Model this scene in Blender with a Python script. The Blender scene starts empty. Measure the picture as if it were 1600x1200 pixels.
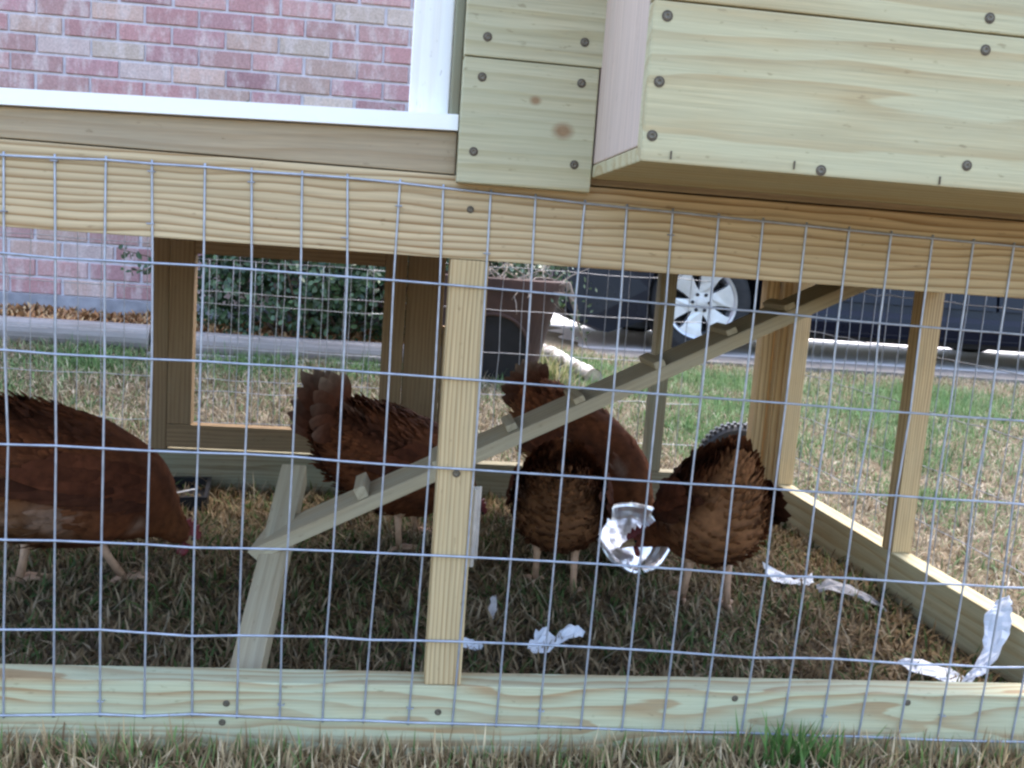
import bpy, bmesh, math, random
import numpy as np
from mathutils import Vector, Matrix, Euler
random.seed(7); rng = np.random.default_rng(11)
SC = bpy.context.scene
COL = SC.collection
rad = math.radians

# ------------------------------------------------------------------ camera, sky, sun, exposure
cam = bpy.data.cameras.new('camera'); cam.sensor_width = 36; cam.lens = 33.75
cam.clip_start = 0.02; cam.clip_end = 2000
co = bpy.data.objects.new('camera', cam); COL.objects.link(co)
co.location = (0.41117, -1.06178, 0.59271)
co.rotation_euler = (1.4331051, -0.0712681, -0.1111885)
SC.camera = co

SUN_EL, SUN_AZ = rad(60), rad(38)          # azimuth clockwise from +Y
sd = Vector((math.sin(SUN_AZ) * math.cos(SUN_EL), math.cos(SUN_AZ) * math.cos(SUN_EL), math.sin(SUN_EL)))
w = bpy.data.worlds.new('World'); SC.world = w; w.use_nodes = True
wn = w.node_tree.nodes; wl = w.node_tree.links
sky = wn.new('ShaderNodeTexSky'); sky.sky_type = 'NISHITA'; sky.sun_disc = False
sky.sun_elevation = SUN_EL; sky.sun_rotation = SUN_AZ; sky.air_density = 1.0; sky.dust_density = 3.0
wl.new(sky.outputs[0], wn['Background'].inputs[0]); wn['Background'].inputs[1].default_value = 0.15
sl = bpy.data.lights.new('sun', 'SUN'); sl.energy = 0.42; sl.angle = rad(14); sl.color = (1.0, 0.97, 0.94)
so = bpy.data.objects.new('sun', sl); COL.objects.link(so)
so.rotation_euler = (-sd).to_track_quat('-Z', 'Y').to_euler()
SC.view_settings.view_transform = 'Standard'; SC.view_settings.look = 'None'
SC.view_settings.gamma = 1.0; SC.view_settings.exposure = 2.5
SC.cycles.filter_width = 2.5

# ------------------------------------------------------------------ helpers
def wpos(o):
    v = Vector((0, 0, 0))
    while o is not None:
        v = v + o.location; o = o.parent
    return v
def mk(name, verts, faces, mat, parent=None, attrs=None, smooth=False, midx=None):
    """ONE mesh object from world-space vertices; origin at the parent's origin."""
    v = np.asarray(verts, dtype=np.float32).reshape(-1, 3)
    if parent is not None:
        v = v - np.array(wpos(parent), dtype=np.float32)
        origin = (0, 0, 0)
    else:
        lo, hi = v.min(0), v.max(0)
        origin = ((lo[0] + hi[0]) / 2, (lo[1] + hi[1]) / 2, lo[2])
        v = v - np.array(origin, dtype=np.float32)
    me = bpy.data.meshes.new(name)
    if isinstance(faces, tuple):            # (loop_indices, sizes)
        li, sz = faces
        me.vertices.add(len(v)); me.vertices.foreach_set('co', v.ravel())
        me.loops.add(len(li)); me.loops.foreach_set('vertex_index', np.asarray(li, dtype=np.int32))
        me.polygons.add(len(sz))
        st = np.concatenate([[0], np.cumsum(sz)[:-1]]).astype(np.int32)
        me.polygons.foreach_set('loop_start', st)
        me.update(calc_edges=True)
    else:
        me.from_pydata([tuple(map(float, p)) for p in v], [], [tuple(int(i) for i in f) for f in faces])
    for k, (kind, arr) in (attrs or {}).items():
        arr = np.asarray(arr, dtype=np.float32)
        if kind == 'color':
            a = me.attributes.new(k, 'FLOAT_COLOR', 'POINT'); a.data.foreach_set('color', arr.ravel())
        else:
            a = me.attributes.new(k, 'FLOAT_VECTOR', 'POINT'); a.data.foreach_set('vector', arr.ravel())
    for m in (mat if isinstance(mat, (list, tuple)) else [mat]): me.materials.append(m)
    if midx is not None: me.polygons.foreach_set('material_index', np.asarray(midx, dtype=np.int32))
    if smooth: me.polygons.foreach_set('use_smooth', np.ones(len(me.polygons), dtype=bool))
    me.validate(); me.update()
    o = bpy.data.objects.new(name, me); COL.objects.link(o)
    if parent is not None: o.parent = parent
    o.location = origin
    return o
def tag(o, label=None, cat=None, group=None, kind=None):
    for k, v in (('label', label), ('category', cat), ('group', group), ('kind', kind)):
        if v: o[k] = v
    return o
def thing(name, label, cat, loc, group=None):
    o = bpy.data.objects.new(name, None); COL.objects.link(o); o.location = loc; o.empty_display_size = .1
    return tag(o, label, cat, group)

class MB:                                    # collects pieces of one mesh
    def __init__(s): s.v = []; s.f = []; s.m = []; s.n = 0
    def add(s, v, f, m=0):
        v = np.asarray(v, float).reshape(-1, 3); s.v.append(v)
        s.f += [tuple(i + s.n for i in q) for q in f]; s.m += [m] * len(f); s.n += len(v)
    def tube(s, pts, r, n=6, m=0, cap=True):
        pts = np.asarray(pts, float); k = len(pts); r = np.broadcast_to(np.asarray(r, float), (k,))
        t = np.gradient(pts, axis=0); t /= np.linalg.norm(t, axis=1)[:, None] + 1e-12
        ref = np.array([0, 0, 1.0]) if abs(t[:, 2]).mean() < .8 else np.array([1.0, 0, 0])
        a = np.cross(t, ref); a /= np.linalg.norm(a, axis=1)[:, None] + 1e-12; b = np.cross(t, a)
        th = np.arange(n) * 2 * math.pi / n
        V = pts[:, None] + r[:, None, None] * (np.cos(th)[None, :, None] * a[:, None] + np.sin(th)[None, :, None] * b[:, None])
        F = [(i * n + j, i * n + (j + 1) % n, (i + 1) * n + (j + 1) % n, (i + 1) * n + j) for i in range(k - 1) for j in range(n)]
        if cap: F += [tuple(range(n))[::-1], tuple((k - 1) * n + j for j in range(n))]
        s.add(V, F, m)
    def box(s, lo, hi, m=0, M=None):
        v = np.array([(x, y, z) for x in (lo[0], hi[0]) for y in (lo[1], hi[1]) for z in (lo[2], hi[2])], float)
        if M is not None: v = np.array([M @ Vector(p) for p in v])
        s.add(v, [(0, 1, 3, 2), (4, 6, 7, 5), (0, 4, 5, 1), (2, 3, 7, 6), (0, 2, 6, 4), (1, 5, 7, 3)], m)
    def lathe(s, prof, n=32, M=None, m=0):
        prof = np.asarray(prof, float); th = np.arange(n) * 2 * math.pi / n
        V = np.stack([prof[:, None, 0] * np.cos(th), prof[:, None, 0] * np.sin(th), np.repeat(prof[:, 1:2], n, 1)], -1).reshape(-1, 3)
        if M is not None: V = np.array([M @ Vector(p) for p in V])
        k = len(prof)
        s.add(V, [(i * n + j, i * n + (j + 1) % n, (i + 1) * n + (j + 1) % n, (i + 1) * n + j) for i in range(k - 1) for j in range(n)], m)
    def build(s, name, mat, parent=None, smooth=False, attrs=None):
        return mk(name, np.concatenate(s.v), s.f, mat, parent, attrs, smooth, s.m)

# ------------------------------------------------------------------ materials
def new(name):
    m = bpy.data.materials.new(name); m.use_nodes = True
    return m, m.node_tree.nodes, m.node_tree.links, m.node_tree.nodes['Principled BSDF']
def ramp(n, stops, interp='LINEAR'):
    r = n.new('ShaderNodeValToRGB'); r.color_ramp.interpolation = interp
    e = r.color_ramp.elements
    while len(e) < len(stops): e.new(.5)
    for q, (p, c) in zip(e, stops): q.position = p; q.color = (*c, 1) if len(c) == 3 else c
    return r
def math_(n, l, op, a, b=None, c=None):
    q = n.new('ShaderNodeMath'); q.operation = op
    for i, x in enumerate((a, b, c)):
        if x is None: continue
        if isinstance(x, (int, float)): q.inputs[i].default_value = x
        else: l.new(x, q.inputs[i])
    return q.outputs[0]
def noise(n, l, vec, scale, detail=3, rough=.55):
    t = n.new('ShaderNodeTexNoise'); t.inputs['Scale'].default_value = scale
    t.inputs['Detail'].default_value = detail; t.inputs['Roughness'].default_value = rough
    if vec is not None: l.new(vec, t.inputs['Vector'])
    return t.outputs['Fac']
def mapping(n, l, vec, sc):
    m = n.new('ShaderNodeMapping'); m.inputs['Scale'].default_value = sc; l.new(vec, m.inputs['Vector']); return m.outputs[0]
def mixc(n, l, fac, a, b, mode='MIX'):
    m = n.new('ShaderNodeMix'); m.data_type = 'RGBA'; m.blend_type = mode
    for s, x in ((0, fac), (6, a), (7, b)):
        if isinstance(x, (int, float)): m.inputs[s].default_value = x
        elif isinstance(x, tuple): m.inputs[s].default_value = (*x, 1)
        else: l.new(x, m.inputs[s])
    return m.outputs[2]
def wood(name, light, dark, freq=140, dist=.012, contrast=1.0, tint=None, tintamt=.5, knots=(), fine=.25, rough=.75, soft=.55, stripe=0, bandy=2.0):
    """Pine: growth rings round a pith line, read from each board's own 'grain' coordinates."""
    m, n, l, b = new(name)
    at = n.new('ShaderNodeAttribute'); at.attribute_name = 'grain'; g = at.outputs['Vector']
    sp = n.new('ShaderNodeSeparateXYZ'); l.new(g, sp.inputs[0]); u, a, c = sp.outputs
    na = noise(n, l, mapping(n, l, g, (1.7, 7, 7)), 1.6, 2)
    nb = noise(n, l, mapping(n, l, g, (1.2, 5, 5)), 2.7, 2)
    a2 = math_(n, l, 'ADD', a, math_(n, l, 'MULTIPLY', math_(n, l, 'SUBTRACT', na, .5), dist * 2))
    c2 = math_(n, l, 'ADD', c, math_(n, l, 'MULTIPLY', math_(n, l, 'SUBTRACT', nb, .5), dist * 2))
    kmask = None
    for (ku, ka, kr) in knots:
        du = math_(n, l, 'MULTIPLY', math_(n, l, 'SUBTRACT', u, ku), .75); da = math_(n, l, 'SUBTRACT', a, ka)
        d = math_(n, l, 'SQRT', math_(n, l, 'ADD', math_(n, l, 'MULTIPLY', du, du), math_(n, l, 'MULTIPLY', da, da)))
        d = math_(n, l, 'DIVIDE', d, kr)
        f = math_(n, l, 'POWER', 2.718, math_(n, l, 'MULTIPLY', math_(n, l, 'MULTIPLY', d, d), -.35))
        c2 = math_(n, l, 'ADD', c2, math_(n, l, 'MULTIPLY', f, .03))
        km = n.new('ShaderNodeMapRange'); km.inputs[1].default_value = .35; km.inputs[2].default_value = 1.0
        km.inputs[3].default_value = 1; km.inputs[4].default_value = 0; l.new(d, km.inputs[0])
        kmask = km.outputs[0] if kmask is None else math_(n, l, 'MAXIMUM', kmask, km.outputs[0])
    r = math_(n, l, 'SQRT', math_(n, l, 'ADD', math_(n, l, 'MULTIPLY', a2, a2), math_(n, l, 'MULTIPLY', c2, c2)))
    t = math_(n, l, 'ADD', math_(n, l, 'MULTIPLY', r, freq), math_(n, l, 'MULTIPLY', noise(n, l, mapping(n, l, g, (3, 60, 60)), 1, 2), .8))
    t = math_(n, l, 'FRACT', t)
    md = tuple(x * soft + y * (1 - soft) for x, y in zip(light, dark))
    rp = ramp(n, [(0, light), (.3, light), (.62, md), (.84, dark), (.95, dark), (1, light)]); l.new(t, rp.inputs[0])
    band = noise(n, l, mapping(n, l, g, (.8, 30, 30)), bandy, 2)                # rings vary in strength
    bf = n.new('ShaderNodeMapRange'); bf.inputs[1].default_value = .25; bf.inputs[2].default_value = .5
    bf.inputs[3].default_value = .35 * contrast; bf.inputs[4].default_value = contrast; l.new(band, bf.inputs[0])
    col = mixc(n, l, bf.outputs[0], mixc(n, l, .5, light, md), rp.outputs[0])
    fib = noise(n, l, mapping(n, l, g, (9, 420, 420)), 1, 3, .65)
    fr = ramp(n, [(.25, (1 - fine,) * 3), (.75, (1 + fine * .5,) * 3)]); l.new(fib, fr.inputs[0])
    col = mixc(n, l, 1.0, col, fr.outputs[0], 'MULTIPLY')
    blot = noise(n, l, mapping(n, l, g, (2.2, 9, 9)), 2.2, 4)
    if tint:
        tr = ramp(n, [(.35, (0, 0, 0)), (.7, (tintamt,) * 3)]); l.new(blot, tr.inputs[0])
        col = mixc(n, l, tr.outputs[0], col, tint)
    sp2 = noise(n, l, mapping(n, l, g, (60, 160, 160)), 1, 2, .6)
    sr = ramp(n, [(.24, (.55, .5, .45)), (.33, (1, 1, 1))]); l.new(sp2, sr.inputs[0])
    col = mixc(n, l, .6, col, sr.outputs[0], 'MULTIPLY')
    if kmask is not None:
        kc = mixc(n, l, noise(n, l, mapping(n, l, g, (150, 150, 150)), 1, 3), (.20, .10, .045), (.34, .2, .1))
        col = mixc(n, l, math_(n, l, 'MULTIPLY', kmask, .85), col, kc)
    l.new(col, b.inputs['Base Color']); b.inputs['Roughness'].default_value = rough
    b.inputs['Specular IOR Level'].default_value = .25
    bp = n.new('ShaderNodeBump'); bp.inputs['Strength'].default_value = .25; bp.inputs['Distance'].default_value = .0015
    l.new(math_(n, l, 'ADD', fib, math_(n, l, 'MULTIPLY', t, .5)), bp.inputs['Height']); l.new(bp.outputs[0], b.inputs['Normal'])
    return m
def plain(name, col, rough=.6, metal=0.0, var=.25, scale=20, bump=0, bscale=80, spec=.4, coat=0):
    m, n, l, b = new(name)
    tc = n.new('ShaderNodeTexCoord').outputs['Object']
    f = noise(n, l, tc, scale, 4)
    r = ramp(n, [(.3, tuple(c * (1 - var) for c in col)), (.7, tuple(min(1, c * (1 + var)) for c in col))]); l.new(f, r.inputs[0])
    l.new(r.outputs[0], b.inputs['Base Color'])
    b.inputs['Roughness'].default_value = rough; b.inputs['Metallic'].default_value = metal
    b.inputs['Specular IOR Level'].default_value = spec; b.inputs['Coat Weight'].default_value = coat
    if bump:
        bp = n.new('ShaderNodeBump'); bp.inputs['Strength'].default_value = bump; bp.inputs['Distance'].default_value = .004
        l.new(noise(n, l, tc, bscale, 4), bp.inputs['Height']); l.new(bp.outputs[0], b.inputs['Normal'])
    return m
def attr_mat(name, rough=.8, mul=None, nscale=0, spec=.2, transl=0, sheen=0):
    m, n, l, b = new(name)
    at = n.new('ShaderNodeAttribute'); at.attribute_name = 'tint'; c = at.outputs['Color']
    if nscale:
        tc = n.new('ShaderNodeTexCoord').outputs['Object']
        r = ramp(n, [(.3, (.65,) * 3), (.7, (1.2,) * 3)]); l.new(noise(n, l, tc, nscale, 4), r.inputs[0])
        c = mixc(n, l, 1.0, c, r.outputs[0], 'MULTIPLY')
    l.new(c, b.inputs['Base Color']); b.inputs['Roughness'].default_value = rough; b.inputs['Specular IOR Level'].default_value = spec
    if transl:
        tr = n.new('ShaderNodeBsdfTranslucent'); l.new(c, tr.inputs[0])
        mx = n.new('ShaderNodeMixShader'); mx.inputs[0].default_value = transl
        l.new(b.outputs[0], mx.inputs[1]); l.new(tr.outputs[0], mx.inputs[2])
        l.new(mx.outputs[0], n['Material Output'].inputs['Surface'])
    return m

W_YEL = wood('yellow_pine', (.64, .49, .29), (.33, .195, .085), 115, .016, 1.0, (.42, .34, .2), .3)
W_POST = wood('post_pine', (.62, .46, .25), (.39, .245, .11), 190, .005, 1.0, (.46, .38, .22), .3)
W_BOT = wood('treated_pine_pale', (.54, .51, .32), (.41, .265, .13), 75, .034, 1.0, (.47, .53, .38), .4, soft=.45, bandy=1.2)
W_SID = wood('treated_siding', (.54, .485, .31), (.42, .35, .19), 60, .016, .75, (.47, .465, .31), .6, knots=((.573, .723, .011), (.541, .752, .006)), soft=.5)
W_NEST = wood('treated_board_green', (.55, .48, .285), (.455, .335, .17), 45, .024, .95, (.50, .485, .32), .45, soft=.5)
W_PINK = wood('fresh_side_board', (.66, .52, .42), (.58, .41, .32), 120, .006, .6, (.6, .47, .4), .3)
W_GREY = wood('weathered_treated', (.29, .25, .16), (.20, .15, .085), 120, .008, .8, (.25, .26, .18), .6)
W_BEAM = wood('grey_brown_beam', (.44, .34, .215), (.34, .235, .13), 150, .006, .6, (.33, .28, .2), .4)  # grey-brown pine, duller than the top rail
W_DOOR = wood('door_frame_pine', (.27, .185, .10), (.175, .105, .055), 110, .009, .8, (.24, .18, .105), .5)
W_RAMP = wood('ramp_plank', (.42, .345, .22), (.30, .225, .13), 90, .006, .7, (.37, .34, .25), .5)
W_WHITE = wood('white_board', (.96, .94, .90), (.86, .80, .70), 60, .01, .5, (.96, .95, .92), .8, fine=.04)  # near-white all over, with faint tan grain
M_WHITE = plain('white_roof_panel', (.96, .945, .92), .5, 0, .03, 5)
M_WIRE = plain('galvanised_wire', (.42, .45, .52), .42, .6, .2, 60, spec=.6)
M_WIRE2 = plain('weathered_wire', (.36, .38, .43), .5, .6, .2, 60)
M_SCREW = plain('screw_metal', (.15, .125, .09), .5, .6, .3, 300)
M_RIM = plain('screw_recess', (.10, .075, .05), .8, 0, .3, 200)

# ------------------------------------------------------------------ boards
def board(name, lo, hi, mat, parent, along=None, pith=(.05, .03), seed=None, bev=.0018, M=None, warp=None, facets=0):
    """Squared timber with eased edges. lo/hi in local space, M places it (Matrix 4x4)."""
    lo = np.array(lo, float); hi = np.array(hi, float); c = (lo + hi) / 2; s = hi - lo
    bm = bmesh.new(); bmesh.ops.create_cube(bm, size=1.0)
    for v in bm.verts: v.co = Vector((v.co.x * s[0], v.co.y * s[1], v.co.z * s[2]))
    if bev: bmesh.ops.bevel(bm, geom=bm.edges[:], offset=min(bev, min(s) * .3), segments=2, profile=.6, affect='EDGES')
    V = np.array([v.co for v in bm.verts]); bm.verts.index_update()
    F = [tuple(v.index for v in f.verts) for f in bm.faces]; bm.free()
    ax = along if along is not None else int(np.argmax(s))
    oth = [i for i in range(3) if i != ax]
    if s[oth[0]] < s[oth[1]]: oth = oth[::-1]           # first the wide face, then the thickness
    r = random.Random(seed if seed is not None else name + str(lo.round(3).tolist()))
    if seed == 'world': G = np.stack([V[:, ax] + c[ax], V[:, oth[0]] + c[oth[0]], V[:, oth[1]] + .03], 1)
    else: G = np.stack([V[:, ax] + r.uniform(0, 40), V[:, oth[0]] + pith[0] * (1 if r.random() < .5 else -1), V[:, oth[1]] + pith[1]], 1)
    W = V + c
    if warp: W = np.array([warp(p) for p in W])
    if M is not None: W = np.array([M @ Vector(p) for p in W])
    return mk(name, W, F, mat, parent, {'grain': ('vec', G)})
def screw(parent, x, y, z, nrm=(0, -1, 0), r=.0036, name='screw'):
    M = Matrix.Translation((x, y, z)) @ Vector(nrm).to_track_quat('Z', 'Y').to_matrix().to_4x4()
    b = MB()
    b.lathe([(r * 1.35, .0002), (r * 1.05, .0007), (r * .98, .0004)], 14, M, 1)
    b.lathe([(r * .98, .0004), (r * .8, .0009), (r * .42, .0008), (r * .3, .0003), (.00001, .0003)], 14, M, 0)
    return b.build(name, [M_SCREW, M_RIM], parent, True)

# ------------------------------------------------------------------ ground
def sstep(a, b, x):
    t = np.clip((np.asarray(x, float) - a) / (b - a), 0, 1); return t * t * (3 - 2 * t)
def gz(x, y):
    x = np.asarray(x, float); y = np.asarray(y, float)
    r = sstep(.5, 1.9, x)
    h = sstep(1.3, 2.5, y) * (.125 * (1 - r) + .03 * r)
    near = 1 - sstep(30, 60, np.hypot(x, y))
    h = h + .02 * (1 - r) * sstep(2.2, 2.5, y)
    return h + near * .004 * (np.sin(x * 9.1 + y * 3) + np.sin(y * 11.7 - x * 4.3)) - .004
gx = np.concatenate([[-400, -150, -60, -25, -12, -6], np.arange(-3.5, 6.51, .07), [9, 14, 25, 60, 150, 400]])
gy = np.concatenate([[-400, -150, -60, -25, -10, -5, -3], np.arange(-1.8, 7.01, .07), [9, 14, 25, 60, 150, 400]])
XX, YY = np.meshgrid(gx, gy); ZZ = gz(XX, YY)
nx, ny = len(gx), len(gy)
idx = np.arange(nx * ny).reshape(ny, nx)
F = np.stack([idx[:-1, :-1], idx[:-1, 1:], idx[1:, 1:], idx[1:, :-1]], -1).reshape(-1, 4)
mg, n, l, b = new('soil_and_thatch')
tc = n.new('ShaderNodeTexCoord').outputs['Object']
r1 = ramp(n, [(.3, (.05, .036, .022)), (.5, (.12, .09, .05)), (.62, (.20, .155, .09)), (.75, (.10, .11, .04))]); l.new(noise(n, l, tc, 45, 6, .7), r1.inputs[0])
r2 = ramp(n, [(.35, (.7, .7, .65)), (.65, (1.2, 1.15, 1.1))]); l.new(noise(n, l, tc, 3, 3), r2.inputs[0])
l.new(mixc(n, l, 1.0, r1.outputs[0], r2.outputs[0], 'MULTIPLY'), b.inputs['Base Color']); b.inputs['Roughness'].default_value = .95
bp = n.new('ShaderNodeBump'); bp.inputs['Strength'].default_value = .8; bp.inputs['Distance'].default_value = .01
l.new(noise(n, l, tc, 90, 5), bp.inputs['Height']); l.new(bp.outputs[0], b.inputs['Normal'])
ground = mk('ground', np.stack([XX, YY, ZZ], -1).reshape(-1, 3), (F.ravel(), np.full(len(F), 4)), mg, None, None, True)
tag(ground, 'brown thatchy soil under the patchy lawn', 'ground', kind='structure')
# driveway and its edge
def slab(name, x0, x1, y0, y1, z0, z1, mat, **k):
    bb = MB(); bb.box((x0, y0, z0), (x1, y1, z1)); return tag(bb.build(name, mat), **k)
M_CONC = plain('pale_concrete', (.74, .69, .65), .85, 0, .12, 3, .3, 120)
M_CURB = plain('shadowed_edge_concrete', (.15, .14, .13), .9, 0, .3, 12, .4, 90)  # far darker than the driveway: the car's shadow is put into this colour
slab('driveway', .75, 30, 4.606, 11, -.1, .045, M_CONC, label='pale sunlit concrete driveway under the parked car', cat='driveway', kind='structure')
slab('shadowed_driveway_edge', .75, 30, 4.2, 4.6, -.1, .05, M_CURB, label='low concrete driveway edge, widened and coloured dark for the car shadow', cat='kerb', kind='structure')

# ------------------------------------------------------------------ the coop with its wire run (one thing)
coop = thing('chicken_coop', 'wooden chicken coop with a wire mesh run below and a nest box on the front', 'chicken coop', (.45, .6, 0))
X0, X1 = -.64, 1.43
def B(name, lo, hi, mat, **k): return board(name, lo, hi, mat, k.pop('parent', coop), **k)
top = B('top_rail', (X0, 0, .580), (X1, .038, .669), W_YEL, pith=(.10, .02), seed=5)
bot = B('bottom_rail', (X0, 0, -.004), (X1, .038, .0845), W_BOT, pith=(.004, .034), seed=21)
B('middle_post', (.463, .0008, .0852), (.5055, .0385, .5795), W_POST, pith=(.05, .02), seed=3)
B('end_post', (X0, .0008, .0852), (X0 + .04, .0385, .5795), W_POST)
B('end_post', (X1 - .04, .0008, .0852), (X1, .0385, .5795), W_POST)
def lift(p):
    if p[2] > .69: p = p + np.array([0, 0, (p[0]) * .0286 + .0015])
    return p
B('roof_beam', (X0, .003, .6705), (.462, .041, .7005), W_BEAM, pith=(.05, .05), seed=8, warp=lift)
B('roof_beam', (.6085, .003, .6705), (X1, .041, .7005), W_BEAM, pith=(.05, .05), seed=9)
ang = math.atan(.0286)
MR = Matrix.Translation((0, 0, .7030)) @ Matrix.Rotation(-ang, 4, 'Y')
rp_ = MB(); rp_.box((X0 - .02, -.006, 0), (.462, 1.13, .0165), 0, MR)
roof_panel = rp_.build('roof_panel', M_WHITE, coop)
B('corner_board', (.408, .022, .733), (.4515, .041, 1.36), W_WHITE, seed=4)
B('corner_trim', (.4522, .0005, .7335), (.4625, .040, 1.36), W_GREY, seed=2)
# siding of the coop front beside the nest box
sid = []
for k, (z0, z1, x1) in enumerate(((.661, .7905, .6075), (.7917, .932, .611), (.9332, 1.073, .609), (1.0742, 1.215, .611), (1.2162, 1.36, .609))):
    sid.append(B('siding_board', (.4628, -.0205, z0), (x1, -.0008, z1), W_SID, along=0, seed='world' if k < 2 else 40 + k))
for i, (x, z) in enumerate(((.486, .812), (.589, .816), (.483, .771), (.589, .774), (.479, .694), (.588, .689))):
    screw(sid[1] if i < 2 else sid[0], x, -.0207, z)
for x, z, p in ((.239, .059, bot), (.481, .052, bot), (.84, .075, bot), (1.063, .073, bot), (.235, .036, bot), (.481, .634, top)):
    screw(p, x, -.0003, z, r=.003)
screw(coop, .4845, .0004, .339, r=.0034)
# nest box hanging on the front
NX0, NX1, NY, NZ = .609, 1.43, -.235, .677
nest = B('nest_box', (NX0, NY + .0195, NZ), (NX1, -.0225 + .02, NZ + .0135), W_NEST, along=0, seed=12)    # floor panel carries the rest
nf1 = B('front_board', (NX0, NY, NZ), (NX1, NY + .019, .8105), W_NEST, parent=nest, along=0, pith=(.02, .035), seed=31)
nf2 = B('front_board', (NX0, NY, .8118), (NX1, NY + .019, .948), W_NEST, parent=nest, along=0, pith=(.05, .02), seed=33)
nf3 = B('front_board', (NX0, NY, .9492), (NX1, NY + .019, 1.07), W_NEST, parent=nest, along=0, pith=(.05, .02), seed=34)
B('side_panel', (NX0 + .0003, NY + .0195, NZ + .0142), (NX0 + .016, -.0025, 1.12), W_PINK, parent=nest, along=2, seed=6)
B('side_panel', (NX1 - .016, NY + .0195, NZ + .0142), (NX1 - .0003, -.0025, 1.12), W_PINK, parent=nest, along=2, seed=7)
ML = Matrix.Translation((0, NY - .03, 1.074)) @ Matrix.Rotation(rad(11), 4, 'X')
B('lid', (NX0 - .02, 0, 0), (NX1 + .02, .262, .018), W_NEST, parent=nest, M=ML, along=0)
for x, z, p in ((.621, .798, nf1), (.619, .744, nf1), (.617, .699, nf1), (.771, .682, nf1), (.906, .697, nf1), (.909, .797, nf1), (.909, .824, nf2), (.621, .83, nf2)):
    screw(p, x, NY - .0002, z)
for x, z in ((.635, .684), (.746, .6845), (.882, .682)):
    s_ = MB(); s_.box((x - .0006, NY - .0012, z - .0035), (x + .0006, NY + .002, z + .0035)); s_.build('staple', M_RIM, nf1)
# the closed house part above the run
B('coop_floor', (.4645, .0425, .6705), (X1, 1.16, .688), W_GREY, along=0)
B('coop_wall', (.4635, .0425, .7355), (.479, 1.16, 1.36), W_NEST, along=1, seed=51)
B('coop_wall', (X1 - .016, .0425, .69), (X1, 1.16, 1.36), W_NEST, along=1, seed=52)
B('coop_wall', (.48, 1.14, .69), (X1 - .0165, 1.16, 1.36), W_NEST, along=0, seed=53)
B('coop_wall', (.6125, .0225, .7022), (X1 - .0165, .0418, 1.36), W_NEST, along=0, seed=54)
MC = Matrix.Translation((.40, -.1, 1.366)) @ Matrix.Rotation(rad(4), 4, 'X')
B('coop_roof', (0, 0, 0), (1.12, 1.29, .02), W_GREY, M=MC)
# rear frame
YR = 1.175
B('rear_bottom_rail', (X0, YR, -.004), (1.31, YR + .038, .0845), W_GREY, pith=(.01, .03), seed=17)
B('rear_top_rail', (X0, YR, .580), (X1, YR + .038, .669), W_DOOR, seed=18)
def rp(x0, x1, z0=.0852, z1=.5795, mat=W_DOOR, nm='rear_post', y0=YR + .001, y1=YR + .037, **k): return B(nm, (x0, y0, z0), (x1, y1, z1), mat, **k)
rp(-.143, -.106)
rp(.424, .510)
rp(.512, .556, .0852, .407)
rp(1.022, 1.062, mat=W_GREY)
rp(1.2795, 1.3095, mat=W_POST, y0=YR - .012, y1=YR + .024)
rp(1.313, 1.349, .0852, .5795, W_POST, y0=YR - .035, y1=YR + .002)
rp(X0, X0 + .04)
# gate hung in the rear frame
YD = YR - .008
def dp(nm, lo, hi, **k): return board(nm, lo, hi, W_DOOR, gate, **k)
gate = B('run_gate', (-.1035, YD, .0935), (.4225, YD + .034, .147), W_DOOR, pith=(.02, .02), seed=14)
dp('stile', (-.1035, YD, .1477), (-.050, YD + .034, .575)); dp('stile', (.3725, YD, .1477), (.4225, YD + .034, .575))
dp('top_bar', (-.0495, YD, .5365), (.372, YD + .034, .575))
# right side, its bottom rail turned very slightly
SA = math.atan(.036)
MS = Matrix.Translation((1.331, 1.0795, 0)) @ Matrix.Rotation(SA, 4, 'Z')
B('side_bottom_rail', (0, -1.04, -.004), (.039, .055, .0845), W_NEST, M=MS, seed=19)
B('side_top_rail', (0, -1.036, .580), (.039, .055, .669), W_YEL, M=MS)
B('side_post', (.0005, -.498, .0852), (.0385, -.460, .5795), W_POST, M=MS, seed=23)
B('side_post', (.0005, .017, .0852), (.0385, .054, .5795), W_POST, M=MS, seed=24)
B('side_bottom_rail', (X0, .0385, -.004), (X0 + .038, YR - .0005, .0845), W_BOT)
B('side_top_rail', (X0, .0385, .580), (X0 + .038, YR - .0005, .669), W_YEL)
# hinge on the post
hb = MB()
hb.box((.5058, .010, .228), (.5075, .036, .320)); hb.box((.5078, .026, .231), (.5155, .0285, .318))
hb.tube([(.5085, .008, .228), (.5085, .008, .320)], .0032, 8)
hb.tube([(.5158, .0275, .2305), (.5158, .0275, .3185)], .0016, 6)
hb.build('hinge', plain('zinc_hinge', (.62, .63, .65), .35, .8, .15, 60), coop)
# ramp with cleats, and the slanting prop under its foot
RA = math.atan(.5147)
MRp = Matrix.Translation((.228, .25, .1394)) @ Matrix.Rotation(-RA, 4, 'Y')
def foot(p):
    if p[0] < .003 and p[1] > .05: p = p + np.array([.012, 0, 0])
    if p[0] < .003 and p[2] < .01: p = p + np.array([.006, 0, 0])
    return p
ramp_ = board('ramp', (0, 0, 0), (1.035, .092, .019), W_RAMP, coop, M=MRp, seed=25, bev=.002, warp=foot)
for k, x in enumerate((.373, .475, .577, .668, .778, .88, .96, 1.045)):
    u = (x - .228) / math.cos(RA) + .004; h = (.017, .009, .010, .009, .010, .009, .009, .009)[k]
    board('cleat', (u, (.004, -.002, .012, 0, -.003, .004, 0, 0)[k], .0195), (u + .016, .087, .0195 + h), W_RAMP, ramp_, M=MRp, bev=.0015)
P0, P1 = Vector((.2475, .0405, .035)), Vector((.2605, .44, .222))
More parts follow.
